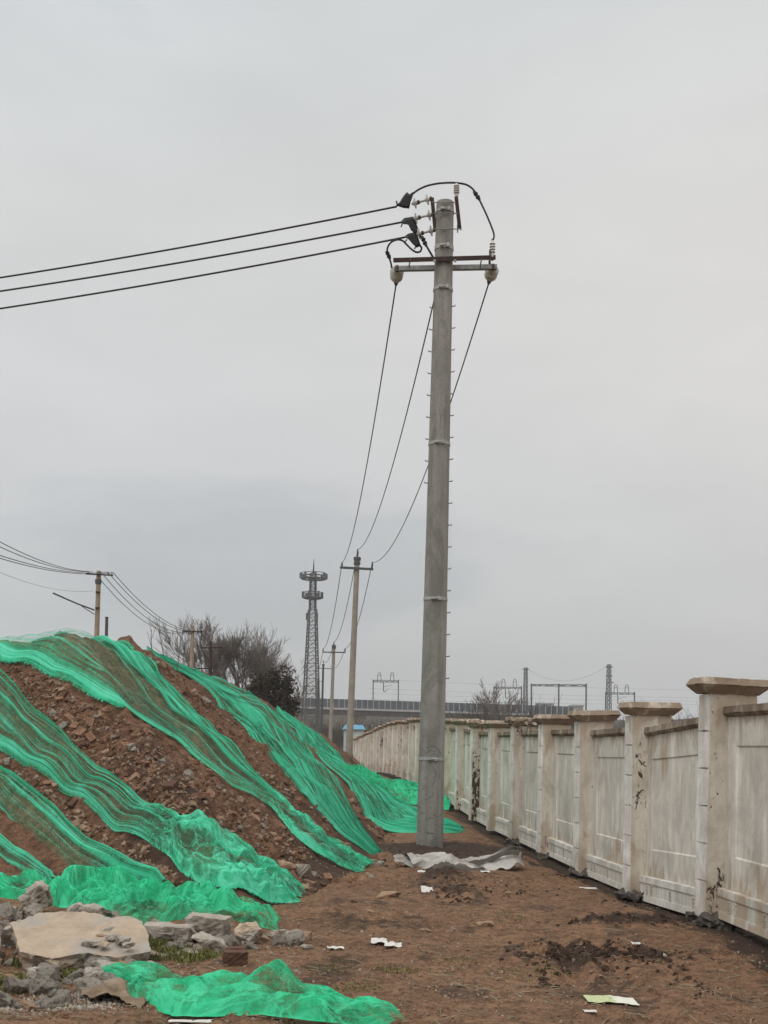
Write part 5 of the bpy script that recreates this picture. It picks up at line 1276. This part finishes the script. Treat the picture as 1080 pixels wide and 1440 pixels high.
def thicket(pts, Y, n, hpx, seed, label):
    rnd = random.Random(seed); m = MB(); s = Y/F
    for _ in range(n):
        px = rnd.uniform(pts[0], pts[1]); b = P(px, 1050, Y+rnd.uniform(-4, 4)); b.z = -.8
        top_ = EYE+(HY+(px-540)*.0192-rnd.uniform(pts[2], pts[3]))*s
        L = max(.5, top_-b.z)
        branch(m, b, Vector((rnd.gauss(0, .25), rnd.gauss(0, .2), 1)), L*.62, .03, 2, rnd, .1, .45, .010*Y/100, 3, (2, 4))
    return tag(m.build('thicket', M['scrub']), label, 'thicket', kind='stuff')
thicket((400, 600, 1012, 1034), 200, 420, 0, 31, 'dark leafless scrub below the viaduct')
thicket((655, 760, 994, 1016), 150, 220, 0, 32, 'dark scrub around the small bare trees beyond the wall')
thicket((780, 1100, 1004, 1020), 240, 320, 0, 33, 'low distant line of scrub behind the right part of the wall')
for (px, Yq, y0, seed) in ((520, 62, 1000, 1), (232, 34, 880, 2), (215, 30, 880, 3), (250, 36, 885, 4)):
    rnd = random.Random(seed+70); b = P(px, 1040 if px > 400 else 960, Yq); 
    if px < 400:
        b = hit(px, 945 if px > 240 else 930); tz = P(px+rnd.uniform(-2, 6), y0, b.y)
        m = MB(); branch(m, b, tz-b, (tz-b).length*.9, .012, 1, rnd, .05, .3, .004, 4, (2, 3))
        tag(m.build('dry_weed', M['bark'], None, loc=b), 'thin dry weed stalk on the far shoulder of the heap', 'weed', 'dry weed stalks')

# low embankment under the viaduct
em = MB(); a, b = P(200, 1040, 310), P(1300, 1055, 340)
prof_n = 60
xs = np.linspace(a.x-60, b.x+60, prof_n); ys = np.linspace(0, 1, 8)
Xe = np.repeat(xs[None], 8, 0); Ye = 318+ys[:, None]*60+0*Xe; Ze = -1.6+ (12*np.sin(np.pi*np.clip(ys*3, 0, 1)*.5))[:, None]*(1+.15*fbm(Xe*.05, Ye*.05, 2, 3))
tag(grid_mesh('embankment', Xe, Ye, Ze, M['scrub']), kind='structure')
# far hills / tree line on the horizon
xs = np.linspace(-900, 900, 220); Xe = np.stack([xs, xs, xs]); Ye = np.stack([xs*0+900, xs*0+960, xs*0+1050]); hgt = 9+5*fbm(xs*.02, xs*0, 4, 5)
tag(grid_mesh('distant_hills', Xe, Ye, np.stack([xs*0-3, hgt*.8, hgt]), M['scrub']), kind='structure')

# ------------------------------------------------------------------ sky and light
SUN_EL, SUN_AZ = math.radians(48), math.radians(215)
world = bpy.data.worlds.new('World'); SC.world = world; world.use_nodes = True
nt = world.node_tree; nt.nodes.clear()
class WT(NT):
    def __init__(s): s.t = nt; s.out = s.n('ShaderNodeOutputWorld')
t = WT()
sky = t.n('ShaderNodeTexSky'); sky.sky_type = 'NISHITA'; sky.sun_disc = False; sky.sun_elevation = SUN_EL; sky.sun_rotation = SUN_AZ; sky.air_density = 2; sky.dust_density = 5
g = t.coord('Generated'); sp = t.n('ShaderNodeSeparateXYZ'); t.l(g, sp.inputs[0]); z = sp.outputs[2]; xx = sp.outputs[0]
# overcast luminance by elevation (values x10, background strength 0.1)
def srgb(c): 
    return tuple((10.9*(((v/255+.055)/1.055)**2.4)) for v in c)
Zn = lambda k: tuple(10*k*q for q in (1, 1, .985))
stops = [(0.0, srgb((183, 186, 186))), (.06, srgb((181, 184, 185))), (.13, srgb((188, 191, 193))), (.20, srgb((193, 195, 197))), (.28, srgb((200, 201, 202))), (.40, srgb((202, 203, 203))), (.54, srgb((196, 200, 202))), (.68, Zn(1.0)), (.82, Zn(1.5)), (1, Zn(1.8))]
lum = t.ramp(z, stops)
mp = t.mapping(g, (1.2, 1.2, 4.5)); n1 = t.noise(mp, 2.2, 6, .5, .3); n2 = t.noise(t.mapping(g, (1, 1, 3)), 7, 5, .55, .2)
cl = t.math('ADD', t.math('MULTIPLY', t.math('SUBTRACT', n1, .5), .26), t.math('MULTIPLY', t.math('SUBTRACT', n2, .5), .07))
# darker cloud bank low on the left
dx = t.math('DIVIDE', t.math('ADD', xx, .105), .19); dz = t.math('DIVIDE', t.math('SUBTRACT', z, .145), .065)
bank = t.math('EXPONENT', t.math('MULTIPLY', t.math('ADD', t.math('MULTIPLY', dx, dx), t.math('MULTIPLY', dz, dz)), -1.0))
edge = t.ramp(t.math('ADD', bank, t.math('ADD', t.math('MULTIPLY', t.math('SUBTRACT', n1, .5), 1.6), t.math('MULTIPLY', t.math('SUBTRACT', n2, .5), 1.0))), [(.24, 0), (.60, 1)])
bk = t.math('MULTIPLY', edge, -.13)
# pale patch high on the right
dx2 = t.math('DIVIDE', t.math('SUBTRACT', xx, .17), .10); dz2 = t.math('DIVIDE', t.math('SUBTRACT', z, .485), .05)
pt_ = t.math('EXPONENT', t.math('MULTIPLY', t.math('ADD', t.math('MULTIPLY', dx2, dx2), t.math('MULTIPLY', dz2, dz2)), -1.0))
mul = t.math('ADD', t.math('ADD', 1.0, cl), t.math('ADD', bk, t.math('MULTIPLY', pt_, .07)))
comb = t.n('ShaderNodeCombineColor'); [t.l(mul, comb.inputs[i]) for i in range(3)]
ov = t.mix(1.0, lum, comb.outputs[0], 'MULTIPLY')
ov = t.mix(edge, ov, t.mix(1.0, ov, (.975, .995, 1.012), 'MULTIPLY'))
warm = t.n('ShaderNodeMapRange', i_1=-.2, i_2=.4, i_3=0, i_4=1); t.l(xx, warm.inputs[0])
ov = t.mix(warm.outputs[0], ov, t.mix(1.0, ov, (1.05, 1.015, .985), 'MULTIPLY'))
fin = t.mix(.03, ov, sky.outputs[0])
bg = t.n('ShaderNodeBackground', i_Strength=.1); t.l(fin, bg.inputs['Color']); t.l(bg.outputs[0], t.out.inputs['Surface'])
sd = bpy.data.lights.new('sun', 'SUN'); sd.energy = 1.0; sd.angle = math.radians(25); sd.color = (1, .965, .92)
so = bpy.data.objects.new('sun', sd); COL.objects.link(so)
dirv = Vector((math.sin(SUN_AZ)*math.cos(SUN_EL), math.cos(SUN_AZ)*math.cos(SUN_EL), math.sin(SUN_EL)))
so.rotation_euler = dirv.to_track_quat('Z', 'Y').to_euler(); so.location = dirv*50

hb = MB(); hb.box((0, 1900, 35), (3900, 2300, 39)); ho = tag(hb.build('haze', None), 'thin pale winter haze in the air', kind='stuff')
hm = bpy.data.materials.new('haze'); hm.use_nodes = True; hm.node_tree.nodes.clear(); o_ = hm.node_tree.nodes.new('ShaderNodeOutputMaterial'); pv = hm.node_tree.nodes.new('ShaderNodeVolumePrincipled')
pv.inputs['Color'].default_value = (.84, .86, .88, 1); pv.inputs['Density'].default_value = .00045; hm.node_tree.links.new(pv.outputs[0], o_.inputs['Volume']); ho.data.materials.append(hm)
SC.view_settings.view_transform = 'Standard'; SC.view_settings.look = 'None'; SC.view_settings.gamma = 1; SC.view_settings.exposure = .13
SC.cycles.max_bounces = 6; SC.cycles.transparent_max_bounces = 12
try: SC.cycles.use_denoising = True
except Exception: pass
